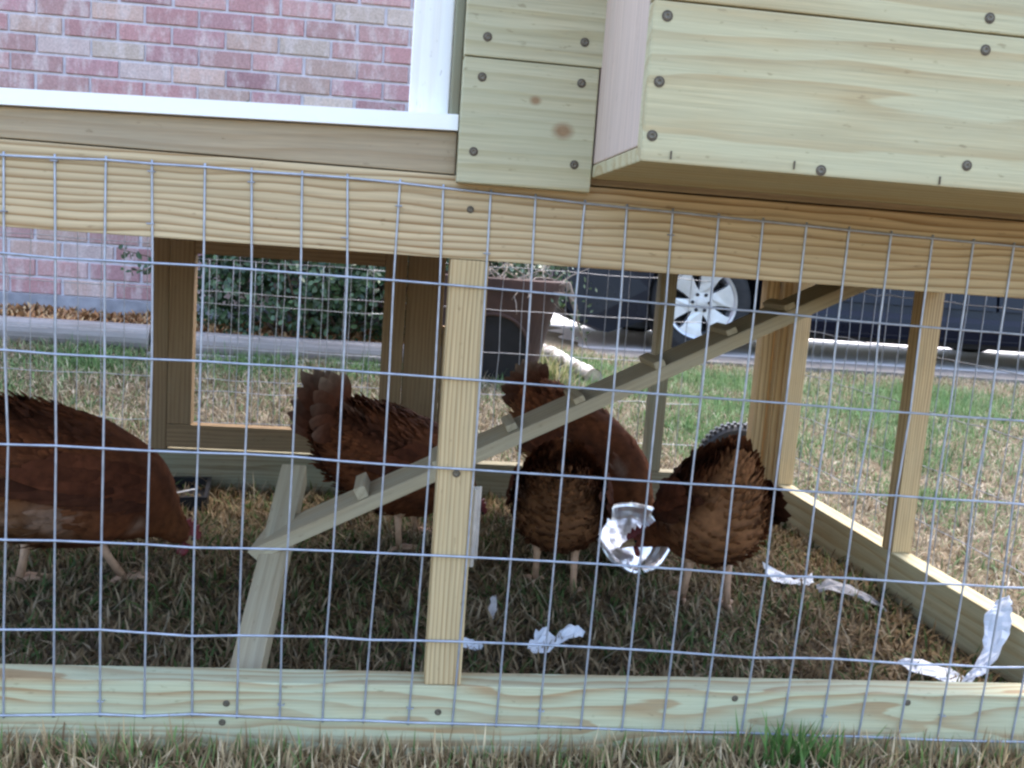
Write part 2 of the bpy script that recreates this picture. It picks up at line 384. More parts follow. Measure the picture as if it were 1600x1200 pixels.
d = (P1 - P0); q = d.to_track_quat('X', 'Z').to_matrix().to_4x4()
board('prop', (0, -.019, -.019), (d.length, .019, .019), W_RAMP, ramp_, M=Matrix.Translation(P0) @ q, seed=26)
# welded wire panels
NODE = [[(4,3),(3,3),(2,3),(1,3),(0,3),(-2,2),(-4,1),(-7,-3),(-11,-12),(-12,-27),(-19,-6),(-21,22),(-67,26),(-37,42),(-66,40),(-49,55),(-80,65),(-30,61),(-69,50),(-60,41),(-74,37),(-31,23),(-62,17),(-46,16),(-23,10),(-9,4),(-3,-2),(1,-8),(3,-12),(3,-15),(2,-17),(0,-18),(0,-19),(0,-20),(0,-21),(0,-21),(0,-22)],[(7,2),(6,2),(6,2),(6,2),(5,2),(5,2),(3,1),(2,0),(0,-1),(0,-4),(5,-13),(-8,1),(-29,14),(-11,29),(-19,29),(-8,30),(-21,31),(-29,34),(-34,33),(-38,30),(-38,26),(-35,21),(-30,15),(-17,9),(1,6),(9,9),(7,0),(8,-14),(6,-17),(8,-18),(2,-20),(-4,-18),(-1,-21),(1,-24),(1,-25),(1,-26),(0,-26)],[(10,1),(10,1),(11,1),(11,0),(12,0),(13,0),(14,0),(16,1),(17,1),(18,-1),(23,-9),(17,-1),(-4,6),(-5,21),(0,22),(-3,29),(-6,24),(-10,22),(-14,20),(-16,17),(-17,14),(-15,10),(-11,4),(-3,-2),(6,-6),(11,-7),(11,-11),(31,-21),(57,-27),(29,-25),(12,-29),(16,-32),(9,-31),(3,-31),(2,-32),(1,-33),(1,-32)],[(13,-1),(14,-1),(15,-1),(17,-2),(18,-2),(21,-3),(24,-3),(30,-3),(43,-2),(66,0),(47,16),(28,17),(1,18),(6,27),(3,42),(7,44),(3,25),(-1,15),(-4,11),(-6,9),(-7,5),(-6,1),(-4,-5),(0,-10),(2,-13),(1,-11),(6,-19),(10,-27),(7,-25),(0,-17),(-6,-29),(-29,-27),(-11,-36),(0,-44),(2,-44),(1,-43),(1,-40)],[(16,-2),(17,-2),(19,-3),(21,-4),(23,-5),(26,-7),(29,-9),(34,-13),(41,-22),(51,-40),(52,-23),(33,-21),(5,-19),(4,-32),(8,-15),(6,-3),(1,2),(-3,2),(-5,2),(-5,1),(-5,-1),(-4,-5),(-2,-11),(0,-20),(4,-31),(13,-49),(24,-64),(14,-53),(7,-48),(14,-59),(28,-72),(15,-68),(21,-78),(13,-70),(5,-61),(1,-54),(0,-49)],[(18,-3),(19,-3),(21,-4),(23,-5),(26,-7),(29,-9),(33,-12),(37,-17),(41,-27),(42,-44),(63,-25),(43,-6),(22,-25),(21,-44),(24,-18),(-9,-8),(-16,3),(-30,-17),(-17,-6),(-11,-2),(-7,-3),(-5,-7),(-4,-14),(-3,-25),(-3,-39),(-3,-61),(-1,-79),(-3,-63),(-6,-57),(-4,-74),(-1,-94),(0,-86),(3,-102),(-1,-85),(-5,-69),(-6,-60),(-5,-54)],[(19,-3),(20,-4),(22,-5),(24,-6),(27,-7),(30,-9),(34,-11),(40,-15),(47,-20),(52,-29),(74,-8),(67,13),(38,3),(56,40),(45,30),(19,19),(-3,9),(-42,13),(-30,3),(-21,2),(-11,-1),(-7,-6),(-6,-13),(-8,-22),(-14,-30),(-27,-32),(-38,-27),(-28,-36),(-35,-43),(-50,-41),(-32,-51),(-16,-63),(-23,-65),(-34,-62),(-27,-62),(-17,-58),(-11,-53)]]
S_ = .0508; A_ = -.01185744
def node(v, h):
    dx, dz = NODE[h][v + 9]
    X, Z = v * S_, -h * 2 * S_
    return np.array([X - A_ * Z + dx * 1e-4, -.0022, .655 + Z + X * A_ + dz * 1e-4])
wm = MB()
for h in range(7): wm.tube(np.array([node(v, h) for v in range(-9, 28)]) - [0, .0014, 0], .0014, 6)
for v in range(-9, 28):
    p = [node(v, h) for h in range(7)]
    p = [p[0] + (p[0] - p[1]) * .04] + p + [p[6] + (p[6] - p[5]) * .04]
    wm.tube(np.array(p) + [0, .0013, 0], .00125, 6)
front_mesh = wm.build('wire_mesh', M_WIRE, coop, True)
for x, z in ((.02, .596), (.155, .594), (.338, .594), (.49, .588), (.085, .061), (.305, .06), (.46, .058), (.61, .057), (.97, .055), (1.1, .058), (.065, .651), (.24, .645), (.16, .648), (.41, .632), (.72, .623)):
    v_ = round(x / S_); x = node(v_, 0 if z > .3 else 6)[0] + (.0 if z > .3 else .001)
    s_ = MB(); s_.tube([(x - .0032, .001, z), (x - .0032, -.0048, z), (x + .0032, -.0048, z), (x + .0032, .001, z)], .0007, 5); s_.build('staple', M_WIRE2, front_mesh)
def panel(name, o, du, dv, nu, nv, r=.00095, off=(0, 0, 0), ext=0.0, mat=M_WIRE2):
    o = np.array(o, float); du = np.array(du, float); dv = np.array(dv, float); nrm = np.cross(du, dv); nrm /= np.linalg.norm(nrm)
    b_ = MB(); R_ = np.random.default_rng(abs(hash(name + str(o.tolist()))) % 1000 if False else int(abs(o).sum() * 1000))
    J = R_.normal(0, .0012, (nu, nv, 3))
    for i in range(nu): b_.tube([o + du * i + dv * j + J[i, j] for j in range(nv)], r, 5)
    for j in range(nv): b_.tube([o + du * i + dv * j + J[i, j] + nrm * r * 2 for i in range(nu)], r, 5)
    return b_.build(name, mat, coop, True)
YW = YR + .0405
panel('wire_mesh', (X0 + .02, YW, .045), (.0508, 0, 0), (0, 0, .1016), 36, 7)
panel('wire_mesh', (-.075, YD + .0365, .120), (.0508, 0, 0), (0, 0, .1016), 10, 5, .0009, mat=M_WIRE)
sx, cx = math.sin(SA), math.cos(SA)
panel('wire_mesh', (1.331 + .0415 * cx + .05 * -sx, 1.0795 + .05, .05), (sx * .0508, -cx * .0508, 0), (0, 0, .1016), 22, 7)
panel('wire_mesh', (X0 - .002, .02, .05), (0, .0508, 0), (0, 0, .1016), 24, 7)

# ------------------------------------------------------------------ hens
M_HEN = attr_mat('hen_plumage', .85, nscale=60, spec=.08)
M_SKIN = plain('hen_leg_skin', (.42, .25, .15), .6, 0, .2, 90, .4, 300)
M_COMB = plain('hen_comb_red', (.20, .03, .032), .5, 0, .25, 120, .4, 300)
M_BEAK = plain('hen_beak_horn', (.36, .24, .12), .45, 0, .2, 90)
M_EYE = plain('hen_eye', (.02, .012, .008), .15, 0, .1, 30)
def crom(P, n):
    P = np.asarray(P, float); k = len(P); out = []
    for t in np.linspace(0, k - 1, n):
        i = min(int(t), k - 2); f = t - i
        p0, p1, p2, p3 = P[max(i - 1, 0)], P[i], P[i + 1], P[min(i + 2, k - 1)]
        out.append(.5 * (2 * p1 + (p2 - p0) * f + (2 * p0 - 5 * p1 + 4 * p2 - p3) * f ** 2 + (3 * p1 - p0 - 3 * p2 + p3) * f ** 3))
    return np.array(out)
def make_hen(label, loc, yaw, sec, tail_ang, seed, pale=.06, tailtip=.6, legs=((-.06, .045), (.045, -.05)), scale=1.0, fluff=.4, taillen=.165, pitch_tail=1.15, bend=0.0, lift=0.0):
    R_ = np.random.default_rng(seed)
    t = thing('hen', label, 'hen', loc, 'brown hens in the run')
    t.rotation_euler = (0, 0, yaw)
    CH = np.array([[.098, .031, .0145], [.165, .054, .021], [.052, .018, .009], [.25, .095, .037]])
    def local(name, V, F, mat, col=None, smooth=True, parent=None):
        V = np.asarray(V, float) * scale
        me = bpy.data.meshes.new(name); me.from_pydata([tuple(map(float, p)) for p in V], [], [tuple(int(i) for i in f) for f in F])
        if col is not None:
            c = np.ones((len(V), 4), np.float32); c[:, :3] = col
            a = me.attributes.new('tint', 'FLOAT_COLOR', 'POINT'); a.data.foreach_set('color', c.ravel())
        me.materials.append(mat)
        if smooth: me.polygons.foreach_set('use_smooth', np.ones(len(me.polygons), dtype=bool))
        me.update(); o = bpy.data.objects.new(name, me); COL.objects.link(o); o.parent = parent or t
        return o
    S = crom(sec, 56); n = 28                       # columns x, z, rz, ry
    bu = np.clip((np.linspace(0, 1, 56) - .52) / .48, 0, 1)
    C = np.stack([S[:, 0] - abs(bend) * .25 * bu ** 2, bend * bu ** 1.6, S[:, 1] + lift * (1 - .6 * bu)], 1)
    T = np.gradient(C, axis=0); T /= np.linalg.norm(T, axis=1)[:, None]
    hz = np.hypot(T[:, 0], T[:, 1]); Bn = np.stack([-T[:, 1] / hz, T[:, 0] / hz, 0 * hz], 1); N = np.cross(T, Bn)
    th = np.arange(n) * 2 * math.pi / n
    rz = np.maximum(S[:, 2], .002); ry = np.maximum(S[:, 3], .002)
    def pt(i, a):
        sn = np.sin(a); egg = 1 - .14 * sn          # fuller below than above
        return C[i] + N[i] * (rz[i] * sn) + Bn[i] * (ry[i] * np.cos(a) * egg)
    V = np.array([pt(i, a) for i in range(56) for a in th])
    F = [(i * n + j, i * n + (j + 1) % n, (i + 1) * n + (j + 1) % n, (i + 1) * n + j) for i in range(55) for j in range(n)]
    F += [tuple(range(n))[::-1], tuple(55 * n + j for j in range(n))]
    PP = [(R_.uniform(.1, .55), R_.uniform(0, 2 * math.pi), R_.uniform(.025, .055), R_.uniform(.35, .7)) for _ in range(int(70 * pale))]
    def hue(u, a):
        sn = math.sin(a)
        v_ = .5 + .28 * math.sin(3 * a + seed + 5 * u) * math.sin(8 * u + seed * 2) + .22 * math.sin(7 * a - 6 * u + seed)
        v_ = min(1, max(0, v_)); c = CH[2] * (1 - v_) + CH[1] * v_
        c = c * (1 + .35 * max(0, -sn))
        nk = min(1, max(0, (u - .5) / .14)); c = c * (1 - .45 * nk) + CH[3] * .34 * nk
        if fluff > .3:
            fz = min(1, max(0, (.40 - u) / .14)) * min(1, max(0, (.05 - sn) / .75)); c = c * (1 - fz) + fz * np.array([.30, .135, .06]) * (.5 + .4 * fluff)
        for (pu, pa, pr, ps) in PP:
            dd = math.hypot(u - pu, math.atan2(math.sin(a - pa), math.cos(a - pa)) * .16)
            if dd < pr: kk = ps * min(1, 1.7 * (1 - dd / pr)); kk *= .8; c = c * (1 - kk) + np.array([.38, .26, .19]) * kk
        return np.array([.20, .06, .04]) if u > .9 else c
    V = V + R_.normal(0, .0012, V.shape)
    local('body', V, F, M_HEN, np.array([hue(i / 55, a) * .9 for i in range(56) for a in th]))
    # contour feathers lying over the body, tail end last
    FV, FF, FC = [], [], []
    def quill(i, a, L, wd, back, nr, c, lift):
        u = i / 55
        sd_ = np.cross(nr, back); sd_ /= np.linalg.norm(sd_) + 1e-9
        b0 = pt(i, a) - nr * .002; k = len(FV)
        FV.extend([b0, b0 + back * L * .5 + sd_ * wd * .5 + nr * lift * .4, b0 + back * L * .5 - sd_ * wd * .5 + nr * lift * .4, b0 + back * L * .5 + nr * (lift * .6 + .0022),
                   b0 + back * L * .86 + sd_ * wd * .32 + nr * lift * .6, b0 + back * L * .86 - sd_ * wd * .32 + nr * lift * .6, b0 + back * L + nr * lift * .6])
        FF.extend([(k, k + 1, k + 3), (k, k + 3, k + 2), (k + 1, k + 4, k + 6, k + 3), (k + 2, k + 3, k + 6, k + 5)])
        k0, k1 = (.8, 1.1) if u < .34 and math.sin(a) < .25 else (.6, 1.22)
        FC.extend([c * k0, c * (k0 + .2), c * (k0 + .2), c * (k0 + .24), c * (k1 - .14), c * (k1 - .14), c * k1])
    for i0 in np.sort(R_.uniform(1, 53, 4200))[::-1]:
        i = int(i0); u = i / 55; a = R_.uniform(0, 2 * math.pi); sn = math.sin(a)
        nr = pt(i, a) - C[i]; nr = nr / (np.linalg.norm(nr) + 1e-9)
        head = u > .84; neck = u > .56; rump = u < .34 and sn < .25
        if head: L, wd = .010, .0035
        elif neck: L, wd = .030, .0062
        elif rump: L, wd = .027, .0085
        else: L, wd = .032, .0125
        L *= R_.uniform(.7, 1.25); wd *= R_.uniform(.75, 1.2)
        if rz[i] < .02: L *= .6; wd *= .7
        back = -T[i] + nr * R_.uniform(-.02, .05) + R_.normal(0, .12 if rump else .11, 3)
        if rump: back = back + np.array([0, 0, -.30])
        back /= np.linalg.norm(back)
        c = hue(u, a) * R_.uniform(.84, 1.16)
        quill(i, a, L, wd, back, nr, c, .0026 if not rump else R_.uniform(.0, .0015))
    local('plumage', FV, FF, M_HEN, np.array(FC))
    # folded wings
    for s in (-1, 1):
        WV, WF, WC = [], [], []
        for row, (zz, L0, cnt) in enumerate(((.215, .05, 8), (.195, .065, 9), (.172, .085, 10), (.15, .105, 8))):
            for q in range(cnt):
                u0 = q / (cnt - 1); x0 = .075 - u0 * (.115 + .012 * row); i = int(np.argmin(abs(C[:40, 0] - x0)))
                zc = (zz - .18) * .85 + C[i, 2] + .022 - .006 * u0
                half = max(.15, 1 - ((zc - C[i, 2]) / (rz[i] + 1e-6)) ** 2) ** .5
                y0 = s * (ry[i] * half * 1.02 + .004 + .0012 * (4 - row))
                d0 = np.array([-1, s * -.02, .06 + .05 * row * u0 + R_.normal(0, .03)]); d0 /= np.linalg.norm(d0)
                L = L0 * R_.uniform(.9, 1.1); wd = .024 if row < 2 else .019
                up = np.array([0, -.25 * s, 1.0]); p = np.array([x0, y0, zc]); k = len(WV)
                for f, ww, dy in ((0, .5, 0), (.35, 1, .003), (.75, .95, .002), (1, .25, -.002)):
                    WV += [p + d0 * L * f + up * wd * .5 * ww + [0, s * (dy - .0015), 0], p + d0 * L * f + [0, s * (dy + .0012), 0], p + d0 * L * f - up * wd * .5 * ww + [0, s * (dy - .001), 0]]
                for g in range(3):
                    a0 = k + g * 3; WF += [(a0, a0 + 1, a0 + 4, a0 + 3), (a0 + 1, a0 + 2, a0 + 5, a0 + 4)]
                c = CH[0] * R_.uniform(.7, 1.05) if row < 3 else CH[2] * R_.uniform(.9, 1.2)
                c = c * R_.uniform(.85, 1.2)
                WC += [c * .8] * 3 + [c] * 3 + [c * 1.05] * 3 + [c * 1.2] * 3
        local('wing', WV, WF, M_HEN, np.array(WC))
    # tail: two tilted fans of stiff feathers
    TV, TF, TC = [], [], []; base = C[5]
    for s in (-1, 1):
        for q in range(7):
            e = tail_ang + (q - 3) * .155 * pitch_tail; L = taillen * (1 - .06 * abs(q - 4)) * R_.uniform(.93, 1.05)
            d0 = np.array([-math.cos(e), s * (.10 + .05 * (6 - q) * .25), math.sin(e)]); d0 /= np.linalg.norm(d0)
            wv = np.cross(d0, [0, 1, 0]); wv /= np.linalg.norm(wv); k = len(TV)
            p = base + np.array([.02, s * (.006 + .002 * (6 - q)), .0 - .004 * (6 - q)])
            for f, ww in ((0, .35), (.3, .8), (.65, 1), (.88, .62), (1, .10)):
                cv = np.array([0, s * .012 * f * f, -.012 * f * f])
                TV += [p + d0 * L * f + wv * .021 * ww + cv - [0, s * .0015, 0], p + d0 * L * f + cv, p + d0 * L * f - wv * .021 * ww + cv - [0, s * .0015, 0]]
            for g in range(4):
                a0 = k + g * 3; TF += [(a0, a0 + 1, a0 + 4, a0 + 3), (a0 + 1, a0 + 2, a0 + 5, a0 + 4)]
            c = CH[0] * R_.uniform(.6, 1.1); pl = np.array([.36, .30, .24]) * R_.uniform(.6, 1)
            m_ = tailtip * (1 if q > 3 else .35)
            TC += [c] * 3 + [c] * 3 + [c * (1 - m_ * .1) + pl * m_ * .1] * 3 + [c * (1 - m_ * .55) + pl * m_ * .55] * 3 + [c * (1 - m_) + pl * m_] * 3
    local('tail', TV, TF, M_HEN, np.array(TC))
    # head furniture
    hi = 50; hc = C[hi]; ht = T[hi]; hn = N[hi]; hr = rz[hi]
    cb = MB(); prof = []
    top_ = hc + hn * hr * .8
    f_ = []
    for q in range(11):
        u = q / 10; hgt = (.006 + .016 * math.sin(u * math.pi)) * (1 if q % 2 else .55)
        prof += [top_ + ht * (.026 - .05 * u) - hn * .004, top_ + ht * (.027 - .054 * u) + hn * hgt]
    prof = np.array(prof); Vc = np.concatenate([prof + Bn[hi] * .0025, prof - Bn[hi] * .0025]); m_ = len(prof)
    Fc = []
    for q in range(10):
        a0 = 2 * q; Fc += [(a0, a0 + 1, a0 + 3, a0 + 2), (m_ + a0, m_ + a0 + 2, m_ + a0 + 3, m_ + a0 + 1), (a0 + 1, m_ + a0 + 1, m_ + a0 + 3, a0 + 3)]
    local('comb', Vc, Fc, M_COMB)
    tip = C[-1]
    bk = MB(); bk.tube([tip - ht * .012, tip, tip + ht * .012 - hn * .001, tip + ht * .020 - hn * .004], [.008, .0075, .005, .0008], 10)
    local('beak', np.concatenate(bk.v), bk.f, M_BEAK)
    for s in (-1, 1):
        e_ = MB(); M = Matrix.Translation(Vector(hc + ht * .012 + hn * hr * .3 + Bn[hi] * (s * ry[hi] * .93)))
        e_.lathe([(.00001, -.0035), (.0028, -.002), (.0035, 0), (.0028, .002), (.00001, .0035)], 10, M); local('eye', np.concatenate(e_.v), e_.f, M_EYE)
        wt = MB(); wp = hc + ht * .016 - hn * hr * .8 + Bn[hi] * (s * .006)
        wt.tube([wp + hn * .006, wp - hn * .004, wp - hn * .013, wp - hn * .018], [.003, .0055, .006, .002], 8); local('wattle', np.concatenate(wt.v), wt.f, M_COMB)
    for s, (lx, fx) in zip((-1, 1), legs):
        lg = MB(); y = s * .036; kx = lx * .6 + fx * .4
        top_z = .115 + lift; hock = np.array([lx - .008, y, .075 + lift * .6]); ft = np.array([fx, y * 1.05, .008])
        lg.tube([(lx + .02, y * .95, top_z + .03), (lx + .008, y, top_z - .008), hock], [.030, .017, .0095], 10)
        lg.tube([hock + [0, 0, .004], hock * .55 + ft * .45, ft], [.0085, .0062, .0068], 10)
        for an, L in ((-.5, .042), (0, .052), (.5, .042), (math.pi, .024)):
            dx, dy = math.cos(an), math.sin(an) + s * .1 * (an != math.pi)
            lg.tube([ft + [0, 0, .001], ft + np.array([dx, dy, 0]) * L * .5 + [0, 0, .003], ft + np.array([dx, dy, 0]) * L * .88 + [0, 0, -.003], ft + np.array([dx, dy, 0]) * L + [0, 0, -.007]],
                    [.0058, .0048, .0042, .001], 8)
        lo_ = local('leg', np.concatenate(lg.v), lg.f, M_SKIN)
    return t
PECK = [(-.205, .285, .010, .010), (-.192, .272, .044, .028), (-.148, .236, .082, .064), (-.07, .192, .104, .088), (.005, .164, .104, .088), (.065, .142, .086, .074), (.102, .115, .066, .058), (.128, .094, .044, .038), (.146, .077, .029, .025), (.160, .062, .023, .020), (.173, .050, .015, .012), (.18, .044, .004, .004)]
FEED = [(-.165, .275, .010, .010), (-.15, .26, .034, .026), (-.115, .222, .074, .068), (-.06, .175, .110, .098), (.005, .15, .108, .096), (.06, .13, .085, .076), (.10, .105, .056, .05), (.13, .082, .036, .031), (.152, .068, .026, .022), (.172, .058, .022, .019), (.187, .048, .014, .012), (.195, .042, .004, .004)]
make_hen('brown hen at the left edge, head down, with a pale patch on its wing', (-.088, .53, 0), rad(38), PECK, rad(70), 3, .10, .5, ((.02, .055), (-.06, -.08)), 1.03)
make_hen('brown hen with raised pale tail behind the foot of the ramp', (.455, .80, 0), rad(34), PECK, rad(46), 5, .05, .62, ((-.05, -.052), (.03, .045)), .95, fluff=.2, taillen=.135)
make_hen('brown hen bending towards the foil pan, its back just under the ramp', (.842, .94, 0), rad(-48), PECK, rad(56), 8, .04, .6, scale=.97, taillen=.115)
REAR = [(-.130, .250, .010, .008), (-.122, .244, .036, .030), (-.098, .218, .066, .058), (-.05, .178, .096, .084), (.005, .152, .098, .088), (.06, .13, .080, .070), (.10, .105, .056, .05), (.13, .085, .036, .031), (.152, .072, .026, .022), (.172, .062, .022, .019), (.187, .052, .014, .012), (.195, .046, .004, .004)]
make_hen('brown hen seen from behind just right of the middle post, pale fluffy rump', (.712, .575, 0), rad(78), REAR, rad(62), 12, .09, .5, ((-.03, -.045), (-.02, .0)), .92, fluff=.55, taillen=.05, pitch_tail=.6, lift=.022)
UPRT = [(-.118, .285, .008, .006), (-.114, .275, .026, .020), (-.098, .240, .060, .046), (-.06, .188, .098, .082), (.005, .155, .100, .092), (.06, .13, .080, .072), (.10, .105, .056, .05), (.13, .085, .036, .031), (.152, .072, .026, .022), (.172, .062, .022, .019), (.187, .052, .014, .012), (.195, .046, .004, .004)]
make_hen('orange brown hen seen from behind at the right, head in the foil pan', (.965, .53, 0), rad(92), UPRT, rad(72), 15, .05, .35, ((-.03, -.05), (-.03, -.02)), .955, fluff=1.0, taillen=.04, pitch_tail=.6, bend=.09, lift=.018)

# ------------------------------------------------------------------ litter and small things in the run
def foil_mat():
    m, n, l, b = new('aluminium_foil'); tc = n.new('ShaderNodeTexCoord').outputs['Object']
    b.inputs['Base Color'].default_value = (.82, .82, .84, 1); b.inputs['Metallic'].default_value = .95; b.inputs['Roughness'].default_value = .36
    v = n.new('ShaderNodeTexVoronoi'); v.inputs['Scale'].default_value = 32; l.new(tc, v.inputs['Vector'])
    bp = n.new('ShaderNodeBump'); bp.inputs['Strength'].default_value = .2; bp.inputs['Distance'].default_value = .002
    l.new(v.outputs['Distance'], bp.inputs['Height']); l.new(bp.outputs[0], b.inputs['Normal']); return m
pan = thing('foil_pan', 'crumpled aluminium foil pan tilted on the grass, a hen feeding from it', 'foil pan', (.885, .70, .03))
r_ = np.random.default_rng(4); PMt = Matrix.Translation((.885, .705, .062)) @ Matrix.Rotation(rad(26), 4, 'Z') @ Matrix.Rotation(rad(48), 4, 'X')
prof = [(.00001, -.021), (.015, -.021), (.03, -.022), (.046, -.0215), (.060, -.021), (.066, -.017), (.073, -.008), (.080, .0), (.084, .002), (.088, .0015), (.0895, -.001)]
from mathutils import noise as mn
nn = 72; PV = []
for (rr, zz) in prof:
    for j in range(nn):
        a = 2 * math.pi * j / nn; k = 1 + .05 * math.sin(2 * a + .6) + .02 * math.sin(3 * a + 1)
        q = Vector((rr * k * math.cos(a), rr * k * .86 * math.sin(a), zz))
        PV.append(PMt @ (q + mn.noise_vector(q * 36) * .0036 + mn.noise_vector(q * 85) * .0009 + Vector((0, 0, .006 * math.sin(2 * a + 1) * rr / .09))))
PF = [(i * nn + j, i * nn + (j + 1) % nn, (i + 1) * nn + (j + 1) % nn, (i + 1) * nn + j) for i in range(len(prof) - 1) for j in range(nn)]
po = mk('dish', PV, PF, foil_mat(), pan)
sm = po.modifiers.new('shell', 'SOLIDIFY'); sm.thickness = .0012
M_PAPER = plain('white_paper', (.72, .73, .76), .8, 0, .08, 20, .2, 90)
M_PLAS = plain('bluish_white_plastic', (.52, .55, .62), .5, 0, .06, 10)
M_PGREY = plain('greyish_plastic', (.27, .26, .265), .6, 0, .12, 15)
def scrap(name, pts, mat, label, cat, thick=.0007, group=None):
    """A torn strip: pts = rows of (left, right) world points."""
    R_ = np.random.default_rng(int(abs(pts[0][0][0]) * 1e4)); V = []; nc = 7; pts = [(np.array(a), np.array(b_)) for a, b_ in pts]
    fine = []
    for (a0, b0), (a1, b1) in zip(pts[:-1], pts[1:]):
        for f in (0, .33, .67): fine.append((a0 + (a1 - a0) * f, b0 + (b1 - b0) * f))
    fine.append(pts[-1])
    for r, (a, b_) in enumerate(fine):
        e0, e1 = R_.normal(0, .035, 2)
        for q in range(nc):
            f = q / (nc - 1); f = f + (e0 if q == 0 else e1 if q == nc - 1 else 0)
            V.append(a * (1 - f) + b_ * f + R_.normal(0, .0011, 3) + np.array([0, 0, .0018 * math.sin(7 * f + r * .8)]))
    k = len(fine); F = [(i * nc + j, i * nc + j + 1, (i + 1) * nc + j + 1, (i + 1) * nc + j) for i in range(k - 1) for j in range(nc - 1)]
    o = mk(name, V, F, mat, None, None, False); m = o.modifiers.new('shell', 'SOLIDIFY'); m.thickness = thick
    return tag(o, label, cat, group)
g_ = 'torn scraps on the grass of the run'
scrap('paper_scrap', [((.622, .265, .016), (.640, .30, .03)), ((.634, .258, .012), (.655, .305, .034)), ((.655, .268, .014), (.670, .295, .026)), ((.680, .282, .022), (.690, .312, .036)), ((.703, .298, .024), (.706, .32, .034)), ((.716, .309, .022), (.717, .317, .027))], M_PAPER, 'white torn paper scrap with two lobes, right of the middle post', 'paper scrap', group=g_)
scrap('paper_scrap', [((.505, .268, .012), (.508, .296, .018)), ((.53, .27, .014), (.533, .292, .02)), ((.558, .276, .012), (.56, .288, .016))], M_PAPER, 'thin white paper sliver poking out behind the foot of the middle post', 'paper scrap', group=g_)
scrap('paper_scrap', [((1.128, .60, .016), (1.126, .645, .034)), ((1.15, .595, .012), (1.152, .635, .026)), ((1.172, .59, .016), (1.18, .615, .016)), ((1.195, .588, .012), (1.20, .61, .02)), ((1.212, .60, .018), (1.212, .618, .03))], M_PAPER, 'crumpled white paper scrap near the right side rail of the run', 'paper scrap', group=g_)
scrap('plastic_strip', [((1.204, .56, .014), (1.206, .575, .018)), ((1.225, .548, .020), (1.232, .585, .030)), ((1.255, .525, .020), (1.264, .562, .026)), ((1.278, .497, .016), (1.288, .525, .018)), ((1.29, .47, .010), (1.294, .478, .010))], M_PGREY, 'curved greyish strip lying near the right side rail', 'plastic strip', group=g_)
scrap('plastic_strip', [((1.200, .265, .006), (1.204, .268, .010)), ((1.203, .232, .008), (1.238, .262, .016)), ((1.225, .205, .012), (1.262, .225, .016)), ((1.25, .19, .01), (1.28, .202, .01))], M_PLAS, 'small flat bluish strip by the front rail at the right', 'plastic strip', group=g_)
STRIP = [((1.243, .172, .010), (1.246, .160, .010)), ((1.256, .178, .028), (1.262, .168, .030)), ((1.273, .185, .040), (1.282, .173, .038)), ((1.293, .2, .062), (1.313, .188, .059)), ((1.301, .215, .086), (1.335, .203, .085)), ((1.303, .225, .104), (1.340, .213, .109)), ((1.322, .232, .118), (1.344, .22, .121)), ((1.346, .238, .131), (1.347, .230, .130))]
scrap('plastic_strip', STRIP, M_PLAS, 'large curled bluish white plastic strip leaning on the right side rail', 'plastic strip', group=g_)
scrap('feather', [((.580, .385, .012), (.584, .388, .013)), ((.578, .39, .022), (.590, .394, .024)), ((.577, .396, .034), (.591, .40, .034)), ((.583, .402, .045), (.588, .404, .045))], plain('pale_feather', (.42, .38, .36), .8), 'small pale feather standing in the grass right of the middle post', 'feather', .0005)
# dark tray by the rear rail with a thin white stick
tray = MB(); MT = Matrix.Translation((-.045, 1.06, .0)) @ Matrix.Rotation(rad(8), 4, 'Z')
tray.box((-.13, -.09, .0), (.06, .09, .008), 0, MT)
for lo, hi in (((-.13, -.09, .0082), (.06, -.082, .030)), ((-.13, .082, .0082), (.06, .09, .030)), ((-.13, -.0818, .0082), (-.122, .0818, .030)), ((.052, -.0818, .0082), (.06, .0818, .030))): tray.box(lo, hi, 0, MT)
tag(tray.build('tray', plain('dark_blue_plastic', (.008, .009, .013), .4)), 'shallow dark tray on the grass by the gate', 'tray')
stk = MB(); stk.tube([(-.075, .968, .031), (-.04, 1.0, .032), (-.005, 1.035, .033)], .0016, 8)
tag(stk.build('white_rod', M_PAPER), 'thin white rod lying across the corner of the dark tray', 'rod')
# black ribbed tyre outside the rear corner
tyre = thing('wheel', 'black ribbed rubber wheel outside the right rear corner of the run', 'wheel', (1.31, 1.32, 0))
M_RUB = plain('black_rubber', (.02, .02, .022), .55, 0, .3, 60, .2, 120)
tb = MB(); MW = Matrix.Translation((1.315, 1.335, .083)) @ Matrix.Rotation(rad(-14), 4, 'Z') @ Matrix.Rotation(rad(90), 4, 'X')
tb.lathe([(.05, -.024), (.075, -.034), (.092, -.033), (.100, -.024), (.102, 0), (.100, .024), (.092, .033), (.075, .034), (.05, .024)], 48, MW)
for q in range(40):
    a = q * 2 * math.pi / 40; Mq = MW @ Matrix.Rotation(a, 4, 'Z')
    tb.box((.0985, -.0042, -.026), (.1065, .0042, -.002), 0, Mq @ Matrix.Rotation(.0, 4, 'Z')); tb.box((.0985, .0042, .002), (.1065, .0126, .026), 0, Mq)
tb.build('tyre', M_RUB, tyre)
hb = MB(); hb.lathe([(.00001, -.02), (.018, -.02), (.02, -.012), (.045, -.010), (.0505, -.02), (.0505, .02), (.045, .010), (.02, .012), (.018, .02), (.00001, .02)], 32, MW)
hb.build('rim', plain('dark_grey_rim', (.08, .08, .085), .5), tyre, True)

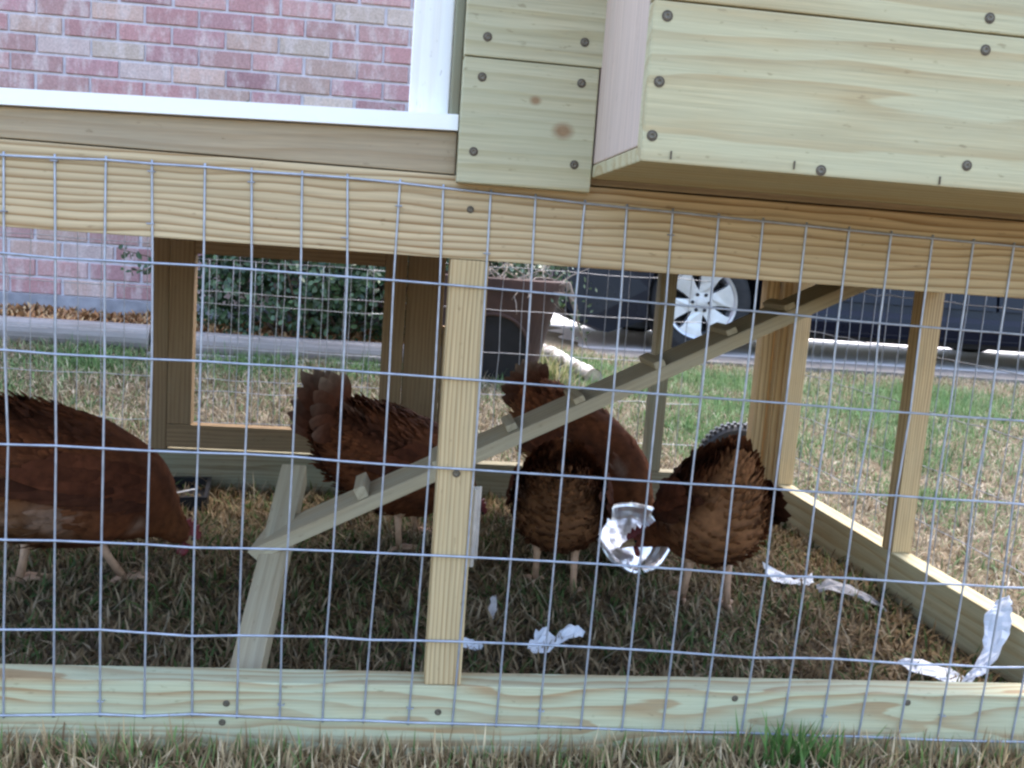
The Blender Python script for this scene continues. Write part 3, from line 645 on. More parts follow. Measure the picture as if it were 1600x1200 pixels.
# ------------------------------------------------------------------ the brick house behind
house = thing('brick_house', 'red brick house wall with pale mortar behind the coop', 'house', (-1.2, 3.1, .15))
MH = Matrix.Translation((-4.2, 3.30, 0)) @ Matrix.Rotation(rad(-2.6), 4, 'Z')
HW, HT, Zb = 4.88, 3.0, .277
mm = plain('pale_mortar', (.60, .57, .61), .9, 0, .12, 40, .5, 200)  # lightened towards lavender for the haze over the wall
mo = MB(); mo.box((0, .009, .05), (HW - .004, .24, HT), 0, MH); mo.build('mortar', mm, house)
bl, bh, mt_ = .203, .064, .011; r_ = np.random.default_rng(9)
BV, BF, BC = [], [], []
pal = np.array([[.43, .23, .225], [.47, .28, .265], [.52, .36, .305], [.42, .235, .24], [.56, .44, .37], [.52, .40, .37], [.38, .215, .215]])  # paled and turned mauve: haze put into the brick colours
row = 0; z = Zb
while z < HT - .08:
    x = -(bl + mt_) * (.5 if row % 2 else 0) + r_.uniform(-.004, .004)
    while x < HW:
        x0, x1 = max(x, 0), min(x + bl + r_.uniform(-.004, .004), HW)
        if x1 - x0 > .03:
            dy = r_.uniform(-.0015, .0015); k = len(BV); e = .003
            for (xx, yy, zz) in ((x0, .02, z), (x1, .02, z), (x1, .02, z + bh), (x0, .02, z + bh), (x0, e + dy, z), (x1, e + dy, z), (x1, e + dy, z + bh), (x0, e + dy, z + bh), (x0 + e, dy, z + e), (x1 - e, dy, z + e), (x1 - e, dy, z + bh - e), (x0 + e, dy, z + bh - e)):
                BV.append(MH @ Vector((xx, yy, zz)))
            BF += [(k + 8, k + 9, k + 10, k + 11)] + [(k + a, k + (a + 1) % 4, k + 4 + (a + 1) % 4, k + 4 + a) for a in range(4)] + [(k + 4 + a, k + 4 + (a + 1) % 4, k + 8 + (a + 1) % 4, k + 8 + a) for a in range(4)]
            c = pal[r_.choice(7, p=[.24, .22, .14, .16, .10, .06, .08])] * r_.uniform(.82, 1.14); BC += [c] * 12
        x += bl + mt_
    z += bh + mt_; row += 1
mb_, n, l, b = new('mottled_brick')
at = n.new('ShaderNodeAttribute'); at.attribute_name = 'tint'; tc = n.new('ShaderNodeTexCoord').outputs['Object']
f1 = ramp(n, [(.47, (0, 0, 0)), (.66, (.62,) * 3)]); l.new(noise(n, l, mapping(n, l, tc, (14, 14, 5)), 1.6, 4, .65), f1.inputs[0])
cc = mixc(n, l, f1.outputs[0], at.outputs['Color'], (.66, .56, .53))
f2 = ramp(n, [(.3, (.78,) * 3), (.7, (1.12,) * 3)]); l.new(noise(n, l, tc, 120, 4), f2.inputs[0])
l.new(mixc(n, l, 1.0, cc, f2.outputs[0], 'MULTIPLY'), b.inputs['Base Color']); b.inputs['Roughness'].default_value = .9
bp = n.new('ShaderNodeBump'); bp.inputs['Strength'].default_value = .5; bp.inputs['Distance'].default_value = .003
l.new(noise(n, l, tc, 160, 4), bp.inputs['Height']); l.new(bp.outputs[0], b.inputs['Normal'])
BC = np.concatenate([np.array(BC), np.ones((len(BC), 1))], 1)
mk('brick_wall', np.array(BV), BF, mb_, house, {'tint': ('color', BC)})
fo = MB(); fo.box((0, -.035, .0), (HW, .0085, .272), 0, MH); fo.build('foundation', plain('grey_foundation', (.30, .30, .33), .9, 0, .25, 14, .3, 90), house)
ew = MB(); ew.box((HW - .2, .2405, .05), (HW - .004, 4.0, HT), 0, MH); ew.build('end_wall', mm, house)
# wood chip bed, timbers
bedx = np.arange(-3.4, .76, .06); bedy = np.arange(2.52, 3.56, .05); bx, by = np.meshgrid(bedx, bedy)
bz = .185 + .008 * np.sin(bx * 13 + by * 7) * np.sin(by * 19) + .02 * sstep(2.55, 3.1, by)
ii = np.arange(bx.size).reshape(bx.shape); F = np.stack([ii[:-1, :-1], ii[:-1, 1:], ii[1:, 1:], ii[1:, :-1]], -1).reshape(-1, 4)
bed = mk('flower_bed', np.stack([bx, by, bz], -1).reshape(-1, 3), (F.ravel(), np.full(len(F), 4)), plain('bed_soil', (.16, .10, .06), .95, 0, .4, 40, .6, 60), None, None, True)
tag(bed, 'raised soil bed along the house wall', 'bed', kind='structure')
def blades(N, xy, zf, L, wd, lean, colf, seed, sides=2, curl=.5):
    R_ = np.random.default_rng(seed); N = len(xy)
    L = R_.uniform(*L, N); wd = R_.uniform(*wd, N); az = R_.uniform(0, 2 * math.pi, N); ln = np.clip(R_.normal(lean[0], lean[1], N), .02, 1.5)
    dh = np.stack([np.cos(az), np.sin(az), 0 * az], 1); sd_ = np.stack([-np.sin(az), np.cos(az), 0 * az], 1)
    tw = R_.uniform(-1, 1, N)[:, None]; sd_ = sd_ * np.sqrt(1 - .5 * tw ** 2) + np.array([0, 0, 1.0]) * tw * .6
    p = np.concatenate([xy, zf(xy)[:, None] - .003], 1)
    def at(f): a = ln * (.6 + curl * f); return p + (dh * np.sin(a)[:, None] + np.array([0, 0, 1.0]) * np.cos(a)[:, None]) * (L * f)[:, None]
    m_, t_ = at(.55), at(1.0); w2 = (wd / 2)[:, None]
    V = np.stack([p - sd_ * w2, p + sd_ * w2, m_ + sd_ * w2 * .9, m_ - sd_ * w2 * .9, t_], 1).reshape(-1, 3)
    V[:, 2] = np.maximum(V[:, 2], zf(V[:, :2]) - .004)
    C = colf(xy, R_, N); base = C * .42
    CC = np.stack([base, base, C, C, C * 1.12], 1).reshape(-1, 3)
    k = np.arange(N)[:, None] * 5
    li = np.concatenate([k + np.array([0, 1, 2, 3]), k + np.array([3, 2, 4])], 1).ravel(); sz = np.tile([4, 3], N)
    return V, li, sz, CC
def merge(parts):
    V, LI, SZ, CC, o = [], [], [], [], 0
    for v, li, sz, c in parts: V.append(v); LI.append(li + o); SZ.append(sz); CC.append(c); o += len(v)
    C = np.concatenate(CC); return np.concatenate(V), (np.concatenate(LI), np.concatenate(SZ)), np.concatenate([C, np.ones((len(C), 1))], 1)
def uni(N, x0, x1, y0, y1, seed): R_ = np.random.default_rng(seed); return np.stack([R_.uniform(x0, x1, N), R_.uniform(y0, y1, N)], 1)
STRAW = np.array([[.44, .37, .26], [.34, .275, .185], [.24, .18, .115], [.54, .48, .38], [.29, .235, .155], [.17, .12, .075]])
GREEN = np.array([[.11, .20, .07], [.15, .26, .10], [.085, .16, .055], [.19, .26, .12]])
BLOB = [(1.55, 2.0, .30), (1.75, 2.6, .38), (2.35, 2.5, .4), (2.8, 2.9, .45), (2.1, 1.9, .25), (1.42, 1.45, .12), (2.55, 1.6, .22), (2.0, 3.4, .5), (3.2, 2.4, .3), (1.3, 2.7, .3), (3.0, 3.3, .5), (1.0, 2.3, .18), (2.9, 1.35, .25), (1.2, 3.4, .35), (-.62, 2.3, .22), (-.1, 2.38, .2), (-.9, 1.9, .2), (.3, 2.4, .15), (2.2, .9, .2), (1.85, 1.3, .15), (-.6, 1.6, .2)]
def greenness(xy):
    g = np.zeros(len(xy))
    for x, y, r in BLOB: g = np.maximum(g, np.exp(-((xy[:, 0] - x) ** 2 + (xy[:, 1] - y) ** 2) / (r * r)))
    nz = .5 + .25 * np.sin(xy[:, 0] * 13 + 3 * np.sin(xy[:, 1] * 7)) + .25 * np.sin(xy[:, 1] * 17 + 2 * np.sin(xy[:, 0] * 9))
    return g, nz
def mixcol(gbase, gblob, k=1.0):
    def f(xy, R_, N):
        g, nz = greenness(xy); p = gbase * (.5 + nz) + gblob * g
        isg = R_.random(N) < p
        c = np.where(isg[:, None], GREEN[R_.integers(0, 4, N)], STRAW[R_.choice(6, N, p=[.2, .22, .18, .14, .14, .12])])
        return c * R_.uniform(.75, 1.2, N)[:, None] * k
    return f
M_GRASS = attr_mat('grass_blades', .7, spec=.25, transl=.25)
gp = lambda xy: gz(xy[:, 0], xy[:, 1])
run_xy = uni(76000, X0 + .04, 1.335, .042, 1.172, 1)
nzr = np.sin(run_xy[:, 0] * 17 + 2 * np.sin(run_xy[:, 1] * 11)) * np.sin(run_xy[:, 1] * 19 + 1.7 * np.sin(run_xy[:, 0] * 13))
run_xy = run_xy[np.random.default_rng(8).random(len(run_xy)) < np.clip(.75 + .45 * nzr, .42, 1)]
front_xy = np.concatenate([uni(16000, -.9, 1.9, -.16, -.004, 2), uni(14000, -1.2, 2.2, -.9, -.16, 3)])
back_xy = uni(78000, -1.6, 1.45, 1.218, 2.50, 4); back_xy = back_xy[(back_xy[:, 0] < 1.45)]
R0 = np.random.default_rng(5); q = R0.random(120000)
rx = 1.385 + 3.6 * q ** 1.2; ry = R0.uniform(-.2, 4.18, 120000); right_xy = np.stack([rx, ry], 1); right_xy = right_xy[~((right_xy[:, 0] < 1.45) & (right_xy[:, 1] > 1.2) & (right_xy[:, 0] < 1.36))]
mid_xy = uni(26000, .78, 1.45, 2.50, 4.18, 6)
left_xy = uni(15000, -2.6, X0 - .01, -.2, 2.45, 7)
loose = uni(420, X0 + .06, 1.32, .06, 1.15, 14)
g1 = [blades(0, loose, gp, (.05, .11), (.0016, .003), (1.32, .14), lambda xy, R_, N: np.array([.34, .28, .18]) * R_.uniform(.5, 1.2, N)[:, None], 24, curl=.1), blades(0, run_xy, gp, (.018, .048), (.0026, .0058), (.95, .35), mixcol(.24, .15, np.array([.66, .56, .43])), 21)]  # run blades multiplied down, the shade under the roof put into their colour
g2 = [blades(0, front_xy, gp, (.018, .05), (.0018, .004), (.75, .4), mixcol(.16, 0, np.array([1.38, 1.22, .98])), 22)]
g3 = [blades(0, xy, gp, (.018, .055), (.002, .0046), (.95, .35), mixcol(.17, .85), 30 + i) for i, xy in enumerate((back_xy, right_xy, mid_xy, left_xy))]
# taller green blades in the lush spots
lush = uni(90000, -1.6, 4.4, 1.25, 4.15, 9); g, _ = greenness(lush); lush = lush[(R0.random(len(lush)) < g ** 1.9 * .7)]; lush = lush[(lush[:, 1] < 2.46) | (lush[:, 0] > .8)]
lush = lush[~((lush[:, 0] > 1.3) & (lush[:, 0] < 1.45) & (lush[:, 1] < 1.25))]
g3.append(blades(0, lush, gp, (.03, .085), (.002, .0045), (.55, .3), lambda xy, R_, N: GREEN[R_.integers(0, 4, N)] * R_.uniform(.8, 1.25, N)[:, None], 41))
# straggling blades along the front rail and one green tuft
edge = np.stack([R0.uniform(-.3, 1.6, 2600), R0.normal(-.022, .012, 2600)], 1); edge[:, 1] = np.minimum(edge[:, 1], -.004)
g2.append(blades(0, edge, gp, (.022, .062), (.0016, .0036), (.42, .28), mixcol(.2, 0, np.array([1.38, 1.22, .98])), 42))
tuft = np.stack([R0.normal(.905, .022, 90), R0.normal(-.04, .01, 90)], 1)
g2.append(blades(0, tuft, gp, (.035, .078), (.0032, .0062), (.34, .22), lambda xy, R_, N: np.array([.11, .20, .05]) * R_.uniform(.7, 1.4, N)[:, None], 43))
for nm, gg, lab in (('run_grass', g1, 'dry grass inside the wire run, coloured darker for the shade under the roof'), ('front_grass', g2, 'dry straw coloured grass in front of the bottom rail'), ('lawn_grass', g3, 'patchy dry and green lawn behind and beside the run')):
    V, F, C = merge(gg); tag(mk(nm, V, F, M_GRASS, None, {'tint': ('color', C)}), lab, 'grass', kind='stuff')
# wood chips
cx_ = uni(9000, -3.2, .72, 2.58, 3.2, 12)
V, li, sz, C = blades(0, cx_, lambda xy: .190 + .02 * sstep(2.55, 3.1, xy[:, 1]) + .008 * np.sin(xy[:, 0] * 13 + xy[:, 1] * 7) * np.sin(xy[:, 1] * 19), (.02, .05), (.008, .018), (1.25, .2), lambda xy, R_, N: np.array([[.46, .25, .11], [.38, .19, .085], [.50, .33, .17], [.27, .14, .07]])[R_.integers(0, 4, N)] * R_.uniform(.8, 1.2, N)[:, None], 13, curl=.1)
V2, F2, C2 = merge([(V, li, sz, C)])
tag(mk('wood_chips', V2, F2, attr_mat('wood_chip', .85), None, {'tint': ('color', C2)}), 'orange wood chip mulch between the timber and the brick wall', 'mulch', kind='stuff')
M_TIMB = wood('weathered_grey_timber', (.30, .27, .255), (.21, .18, .165), 110, .008, .6, (.33, .31, .31), .7, fine=.4)
def timber(label, x0, x1, y, z, r, rot=0.0):
    th = np.arange(20) * 2 * math.pi / 20; xs = np.linspace(0, x1 - x0, 24); R_ = np.random.default_rng(int(abs(x0) * 100))
    V, G = [], []
    for x in xs:
        w_ = 1 + R_.normal(0, .012)
        for a in th:
            yy, zz = r * 1.15 * w_ * math.cos(a), np.clip(r * 1.15 * w_ * math.sin(a), -r, r * .92)
            V.append((x0 + x * math.cos(rot), y + x * math.sin(rot) + yy, z + zz)); G.append((x + x0 + 9, yy + .02, zz + .01))
    F = [(i * 20 + j, i * 20 + (j + 1) % 20, (i + 1) * 20 + (j + 1) % 20, (i + 1) * 20 + j) for i in range(23) for j in range(20)] + [tuple(range(20))[::-1], tuple(23 * 20 + j for j in range(20))]
    return tag(mk('landscape_timber', V, F, M_TIMB, None, {'grain': ('vec', G)}, False), label, 'timber', 'timbers edging the bed')
timber('weathered grey landscape timber edging the bed below bare brick wall', -2.9, -.475, 2.53, .190, .047)
timber('weathered grey landscape timber edging the bed below the dark shrubs', -.465, .80, 2.52, .180, .042)
slab('bed_edging', -.465, .80, 2.43, 2.468, .02, .148, plain('grey_edging', (.30, .28, .27), .9, 0, .2, 20, .3, 90), label='low pale grey edging board in front of the shaded timber', cat='edging')

# ------------------------------------------------------------------ shrubs
M_LEAF = attr_mat('glossy_leaf', .38, spec=.5, transl=.12)
M_BARK = plain('shrub_bark', (.12, .085, .06), .9, 0, .3, 60, .4, 120)
def shrub(label, blobs, N, seed, base, leafL=(.020, .034), sprigs=()):
    R_ = np.random.default_rng(seed); t = thing('boxwood_shrub', label, 'shrub', base, 'shrubs along the house')
    P, Nn = [], []
    wts = np.array([b_[3] * b_[4] for b_ in blobs]); wts = wts / wts.sum()
    for (x, y, z, rx_, rz_), wv in zip(blobs, wts):
        k = int(N * wv); d_ = R_.normal(0, 1, (k, 3)); d_ /= np.linalg.norm(d_, axis=1)[:, None]
        rr = 1 - np.abs(R_.normal(0, .13, k)); rr *= 1 + .10 * np.sin(d_[:, 0] * 7 + d_[:, 2] * 9 + seed) + .07 * np.sin(d_[:, 1] * 13 + d_[:, 0] * 11)
        P.append(np.array([x, y, z]) + d_ * rr[:, None] * np.array([rx_, rx_, rz_])); Nn.append(d_)
    for (a, b_) in sprigs:
        k = 34; f = R_.random(k)[:, None]; P.append(np.array(a) * (1 - f) + np.array(b_) * f + R_.normal(0, .014, (k, 3))); Nn.append(R_.normal(0, 1, (k, 3)) + [0, -1, .3])
    P = np.concatenate(P); Nn = np.concatenate(Nn); keep = P[:, 2] > base[2] + .02; P, Nn = P[keep], Nn[keep]; k = len(P)
    nr = Nn + R_.normal(0, .55, (k, 3)) + [0, 0, .35]; nr /= np.linalg.norm(nr, axis=1)[:, None]
    u = R_.normal(0, 1, (k, 3)); u -= nr * (u * nr).sum(1)[:, None]; u /= np.linalg.norm(u, axis=1)[:, None]; v = np.cross(nr, u)
    L = R_.uniform(*leafL, k)[:, None]; W_ = L * .30
    V = np.stack([P - u * L * .5, P - u * L * .1 + v * W_ + nr * .003, P + u * L * .28 + v * W_ * .85 + nr * .003, P + u * L * .5, P + u * L * .28 - v * W_ * .85 + nr * .003, P - u * L * .1 - v * W_ + nr * .003], 1).reshape(-1, 3)
    kk = np.arange(k)[:, None] * 6; li = np.concatenate([kk + np.array([0, 1, 2, 3]), kk + np.array([0, 3, 4, 5])], 1).ravel()
    pal = np.array([[.035, .075, .028], [.05, .10, .04], [.025, .055, .022], [.085, .14, .06], [.06, .11, .055]])
    c = pal[R_.choice(5, k, p=[.3, .25, .25, .08, .12])] * R_.uniform(.8, 1.25, k)[:, None]
    C = np.concatenate([np.repeat(c, 6, 0), np.ones((k * 6, 1))], 1)
    mk('foliage', V, (li, np.full(2 * k, 4)), M_LEAF, t, {'tint': ('color', C)})
    st = MB()
    for q_ in range(26):
        b_ = blobs[R_.integers(len(blobs))]; e = np.array(b_[:3]) + R_.normal(0, .4, 3) * np.array([b_[3], b_[3], b_[4]])
        s0 = np.array([base[0] + R_.normal(0, .06), base[1] + R_.normal(0, .04), base[2] - .02]); m_ = (s0 + e) / 2 + R_.normal(0, .03, 3)
        st.tube([s0, m_, e], [.010, .006, .002], 6)
    for a, b_ in sprigs: st.tube([a, (np.array(a) + b_) / 2 + [0, 0, .008], b_], [.004, .003, .0015], 5)
    st.build('stem', M_BARK, t, True)
    return t
shrub('tall dark glossy leaved shrub filling the gate opening', [(-.02, 2.78, .40, .34, .26), (.26, 2.82, .42, .30, .27), (-.16, 2.85, .60, .22, .24), (.12, 2.84, .68, .28, .24), (.34, 2.86, .64, .22, .26), (.10, 2.80, .50, .30, .25), (-.30, 2.86, .45, .16, .28)], 9500, 61, (.1, 2.8, .15),
      sprigs=(((-.36, 2.76, .42), (-.64, 2.70, .495)), ((-.36, 2.76, .40), (-.60, 2.7, .42)), ((-.34, 2.78, .50), (-.52, 2.72, .53)), ((-.16, 2.84, .85), (-.215, 2.82, 1.075)), ((-.02, 2.84, .88), (-.045, 2.82, 1.075)), ((.2, 2.84, .9), (.15, 2.8, 1.03))))
shrub('dark shrub between the gate post and the brown planter', [(.66, 2.84, .42, .24, .27), (.78, 2.92, .50, .22, .30), (.58, 2.88, .62, .2, .26), (.72, 2.86, .70, .2, .2), (.93, 3.02, .52, .19, .26)], 5200, 62, (.68, 2.86, .14),
      sprigs=(((.46, 2.84, .85), (.335, 2.82, 1.09)),))

# ------------------------------------------------------------------ planter, dry twigs, log
gpz = float(gz(.83, 2.42))
pl_ = thing('planter', 'rusty brown flared planter with a dark arched mouth, dry twigs on top', 'planter', (.83, 2.45, gpz))
M_RUST = plain('rusty_brown_clay', (.05, .026, .02), .8, 0, .3, 9, .3, 60)
PX, PY = .765, 2.55
def ring(r_, z, k=4, e=.55):
    th = np.arange(40) * 2 * math.pi / 40; c, s = np.cos(th), np.sin(th)
    return np.stack([PX + r_ * np.sign(c) * np.abs(c) ** e, PY + r_ * np.sign(s) * np.abs(s) ** e, np.full(40, z)], 1)
zb = float(gz(PX, PY - .2)) - .01
RZ = [(.155, 0), (.175, .10), (.200, .22), (.222, .30), (.232, .345), (.245, .35), (.246, .385), (.232, .39), (.222, .37), (.20, .35)]
V = np.concatenate([ring(r_, zb + z) for r_, z in RZ]); F = [(i * 40 + j, i * 40 + (j + 1) % 40, (i + 1) * 40 + (j + 1) % 40, (i + 1) * 40 + j) for i in range(len(RZ) - 1) for j in range(40)] + [tuple(range(40))[::-1]]
mk('pot', V, F, M_RUST, pl_, None, False)
so_ = MB(); so_.add(ring(.198, zb + .352), [tuple(range(40))]); so_.build('potting_soil', plain('dry_soil', (.07, .05, .035), .95, 0, .4, 60, .8, 80), pl_)
am = MB(); pts = []
for a in np.linspace(0, math.pi, 17): pts.append((.128 * math.cos(a), .13 + .125 * math.sin(a)))
pts = [(.128, .004)] + pts + [(-.128, .004)]
def yface(z): return PY - np.interp(z, [0, .1, .22, .3], [.155, .175, .200, .222])
V = [(PX - .02 + x, yface(z) - .004, zb + z) for x, z in pts] + [(PX - .02 + x, yface(z) + .02, zb + z) for x, z in pts]; k = len(pts)
am.add(V, [tuple(range(k))[::-1]] + [(i, i + 1, k + i + 1, k + i) for i in range(k - 1)])
am.build('arched_mouth', plain('mouth_black', (.012, .011, .012), .85), pl_)  # flat black panel on the pot's face, forming the mouth
rimt = MB(); rimt.tube([(PX - .02 + x * 1.03, yface(z) - .006, zb + z * 1.02) for x, z in pts], .007, 8); rimt.build('mouth_rim', M_RUST, pl_, True)
tw = MB(); R_ = np.random.default_rng(77)
for q in range(60):
    a = R_.uniform(0, 2 * math.pi); s0 = np.array([PX + R_.normal(.05, .09), PY + R_.normal(-.06, .07), zb + .35]); d_ = np.array([math.cos(a), math.sin(a) * .7, R_.uniform(.1, .55)]); L = R_.uniform(.1, .24)
    p = [s0]
    for i in range(4): d_ = d_ + R_.normal(0, .22, 3) + [0, 0, -.12]; p.append(p[-1] + d_ / np.linalg.norm(d_) * L / 4)
    tw.tube(p, [.0034, .003, .0024, .0018, .001], 5)
for q in range(7):
    s0 = np.array([PX + .19, PY - .19 + .02 * q, zb + .37]); tw.tube([s0, s0 + [.05, -.03, .02], s0 + [.08, -.04, -.06], s0 + [.085 + .012 * q, -.05, -.15 - .012 * q]], [.003, .0025, .002, .001], 5)
dry = thing('dry_plant', 'tangle of dry twigs growing out of the brown planter', 'dry plant', (PX, PY, zb + .352))
tw.build('twigs', plain('dry_twig', (.26, .21, .17), .85, 0, .4, 60), dry, True)
LV, lf = [], MB()
for q in range(46):
    p = np.array([PX + .255 + R_.normal(.02, .035), PY - .22 + R_.normal(0, .03), zb + R_.uniform(.17, .40)]); u = R_.normal(0, 1, 3); u /= np.linalg.norm(u); v = np.cross(u, [.3, -1, .2]); v /= np.linalg.norm(v)
    lf.add([p, p + u * .009 + v * .005, p + u * .02, p + u * .009 - v * .005], [(0, 1, 2, 3)])
lf.build('leaves', plain('small_green_leaf', (.07, .10, .05), .6), dry)
# grass clump at the planter's foot, white log
cl = np.stack([R_.normal(.985, .045, 230), R_.normal(2.50, .05, 230)], 1)
V, li, sz, C = blades(0, cl, gp, (.07, .16), (.004, .008), (.55, .3), lambda xy, R_, N: np.where((R_.random(N) < .55)[:, None], np.array([.20, .24, .09]), np.array([.48, .42, .24])) * R_.uniform(.7, 1.3, N)[:, None], 71)
V, F, C = merge([(V, li, sz, C)])
tag(mk('grass_clump', V, F, M_GRASS, None, {'tint': ('color', C)}), 'pale green and straw grass clump at the foot of the brown planter', 'grass clump')
lg = MB(); a_, b_ = np.array([1.05, 3.25, .150]), np.array([1.20, 2.66, .112])
nl = 18; pp = [a_ + (b_ - a_) * f + np.array([.012 * math.sin(5 * f), 0, .004 * math.sin(9 * f)]) for f in np.linspace(0, 1, nl)]
lg.tube(pp, [.038 + .003 * math.sin(3 * i) for i in range(nl)], 18, cap=False)
log = thing('log', 'pale white barked log lying on the lawn beside the planter', 'log', (1.22, 2.75, float(gz(1.22, 2.75))))
ml, n, l, b = new('white_bark'); tc = n.new('ShaderNodeTexCoord').outputs['Object']
r1 = ramp(n, [(.40, (.16, .13, .11)), (.50, (.62, .58, .53)), (.6, (.80, .78, .75))]); l.new(noise(n, l, mapping(n, l, tc, (12, 5, 12)), 1.4, 5, .6), r1.inputs[0]); l.new(r1.outputs[0], b.inputs['Base Color']); b.inputs['Roughness'].default_value = .85
lg.build('bark', ml, log, True)
ce = MB(); th = np.arange(18) * 2 * math.pi / 18
for p, s in ((pp[-1], -1),): ce.add([p + np.array([.037 * math.cos(t), s * .002, .037 * math.sin(t)]) for t in th], [tuple(range(18)) if s > 0 else tuple(range(18))[::-1]])
ce.build('cut_end', plain('cut_wood', (.40, .33, .25), .85, 0, .3, 50), log)

# ------------------------------------------------------------------ parked car
car = thing('parked_car', 'dark blue car with silver alloy wheels parked on the driveway behind the coop', 'car', (3.6, 5.5, .045))
def paint():
    m, n, l, b = new('dark_blue_paint'); b.inputs['Base Color'].default_value = (.0035, .005, .013, 1); b.inputs['Metallic'].default_value = 0
    b.inputs['Roughness'].default_value = .28; b.inputs['Coat Weight'].default_value = .06; b.inputs['Specular IOR Level'].default_value = .22; b.inputs['Coat Roughness'].default_value = .05
    tc = n.new('ShaderNodeTexCoord').outputs['Object']; f = noise(n, l, tc, 3, 5)
    r = ramp(n, [(.35, (.22,) * 3), (.7, (.42,) * 3)]); l.new(f, r.inputs[0]); l.new(r.outputs[0], b.inputs['Roughness']); return m
M_CAR = paint(); M_TRIM = plain('black_trim', (.015, .015, .017), .6); M_TYRE = plain('car_tyre', (.018, .018, .019), .75, 0, .3, 30, .3, 80)
M_ALLOY = plain('silver_alloy', (.5, .51, .54), .34, .7, .08, 20, spec=.6); M_GLASS = plain('dark_car_glass', (.015, .018, .02), .06, 0, .05, 5, spec=.7); M_LAMP = plain('headlamp_lens', (.35, .37, .40), .1, 0, .1, 30, spec=.8)
WX = (2.245, 5.05); WZ, WR = .362, .325; YN, YF = 4.66, 6.46
def prof_():
    p = [(1.62, .145), (1.45, .20), (1.33, .30), (1.30, .48), (1.34, .66), (1.44, .78), (1.75, .88), (2.35, .97), (2.75, 1.02), (4.4, 1.06), (5.7, 1.06), (6.02, 1.0), (6.10, .75), (6.08, .48), (6.0, .28)]
    q = [(p_[0], p_[1]) for p_ in p]
    for wx in WX[::-1]:
        for a in np.linspace(rad(-18), rad(198), 17): q.append((wx + .40 * math.cos(a), WZ + .40 * math.sin(a)))
        if wx == WX[1]: q.append((4.55, .235)); q.append((2.75, .235))
    return q
pf = prof_(); k = len(pf); cxm, czm = 3.7, .62
body = MB(); lay = []
for y, s in ((YN + .10, 0), (YN + .03, .6), (YN, 1.0), (YN + .05, 1.0)):
    pass
def layer(y, ins, tumble):
    out = []
    for x, z in pf:
        t = max(0, (z - .62)) ; out.append((x + (ins if x < cxm else -ins) * (1 if (x < 1.9 or x > 5.6) else 0), y + (tumble * t), z - (ins * .6 if z > .85 else 0)))
    return out
rings_ = [layer(YN + .0, .05, .22), layer(YN + .045, .012, .18), layer(YN + .12, 0, .0), layer(YF - .12, 0, 0), layer(YF - .045, .012, -.18), layer(YF, .05, -.22)]
V = [p for r_ in rings_ for p in r_]
F = [(i * k + j, i * k + (j + 1) % k, (i + 1) * k + (j + 1) % k, (i + 1) * k + j) for i in range(5) for j in range(k)] + [tuple(range(k)), tuple(5 * k + j for j in range(k))[::-1]]
body.add(V, F); bo = body.build('body', M_CAR, car)
cab = MB()
lo_ = [(2.70, 1.0), (3.45, 1.46), (3.75, 1.52), (5.1, 1.54), (5.75, 1.42), (5.98, 1.03)]
c0 = [(x, YN + .14 if i in (0, 5) else YN + .30, z) for i, (x, z) in enumerate(lo_)]; c1 = [(x, YF - .14 if i in (0, 5) else YF - .30, z) for i, (x, z) in enumerate(lo_)]
cab.add(c0 + c1, [tuple(range(6)), tuple(range(6, 12))[::-1]] + [(i, (i + 1) % 6, 6 + (i + 1) % 6, 6 + i) for i in range(6)]); cab.build('cabin', M_CAR, car)
def yside(z): return YN + .14 + (z - 1.0) / .5 * .155
for pts in ([(3.05, 1.10), (3.52, 1.42), (4.12, 1.46), (4.12, 1.10)], [(4.2, 1.10), (4.2, 1.46), (5.05, 1.47), (5.15, 1.10)], [(5.25, 1.10), (5.15, 1.46), (5.6, 1.38), (5.75, 1.12)]):
    for sd_ in (1, -1):
        g_ = MB(); V = [(x, (yside(z) - .012) if sd_ == 1 else (YN + YF - yside(z) + .012), z) for x, z in pts]; V += [(x, y + .01 * sd_, z) for x, y, z in V]
        g_.add(V, [(0, 1, 2, 3), (4, 7, 6, 5)] + [(i, (i + 1) % 4, 4 + (i + 1) % 4, 4 + i) for i in range(4)]); g_.build('window', M_GLASS, car)
ws = MB(); V = [(2.80, YN + .24, 1.055), (3.40, YN + .36, 1.435), (3.40, YF - .36, 1.435), (2.80, YF - .24, 1.055)]; V = [(x - .015, y, z + .02) for x, y, z in V] + [(x, y, z) for x, y, z in V]
ws.add(V, [(0, 1, 2, 3), (4, 7, 6, 5)] + [(i, (i + 1) % 4, 4 + (i + 1) % 4, 4 + i) for i in range(4)]); ws.build('windscreen', M_GLASS, car)
si = MB(); xs0, xs1 = 2.68, 4.62
V = []
for x in (xs0, xs1): V += [(x, YN + .02, .40), (x, YN - .012, .345), (x, YN - .020, .30), (x, YN + .01, .215), (x, YN + .2, .21), (x, YN + .2, .40)]
si.add(V, [(i, (i + 1) % 6, 6 + (i + 1) % 6, 6 + i) for i in range(6)] + [tuple(range(6))[::-1], tuple(range(6, 12))]); si.build('sill', M_CAR, car)
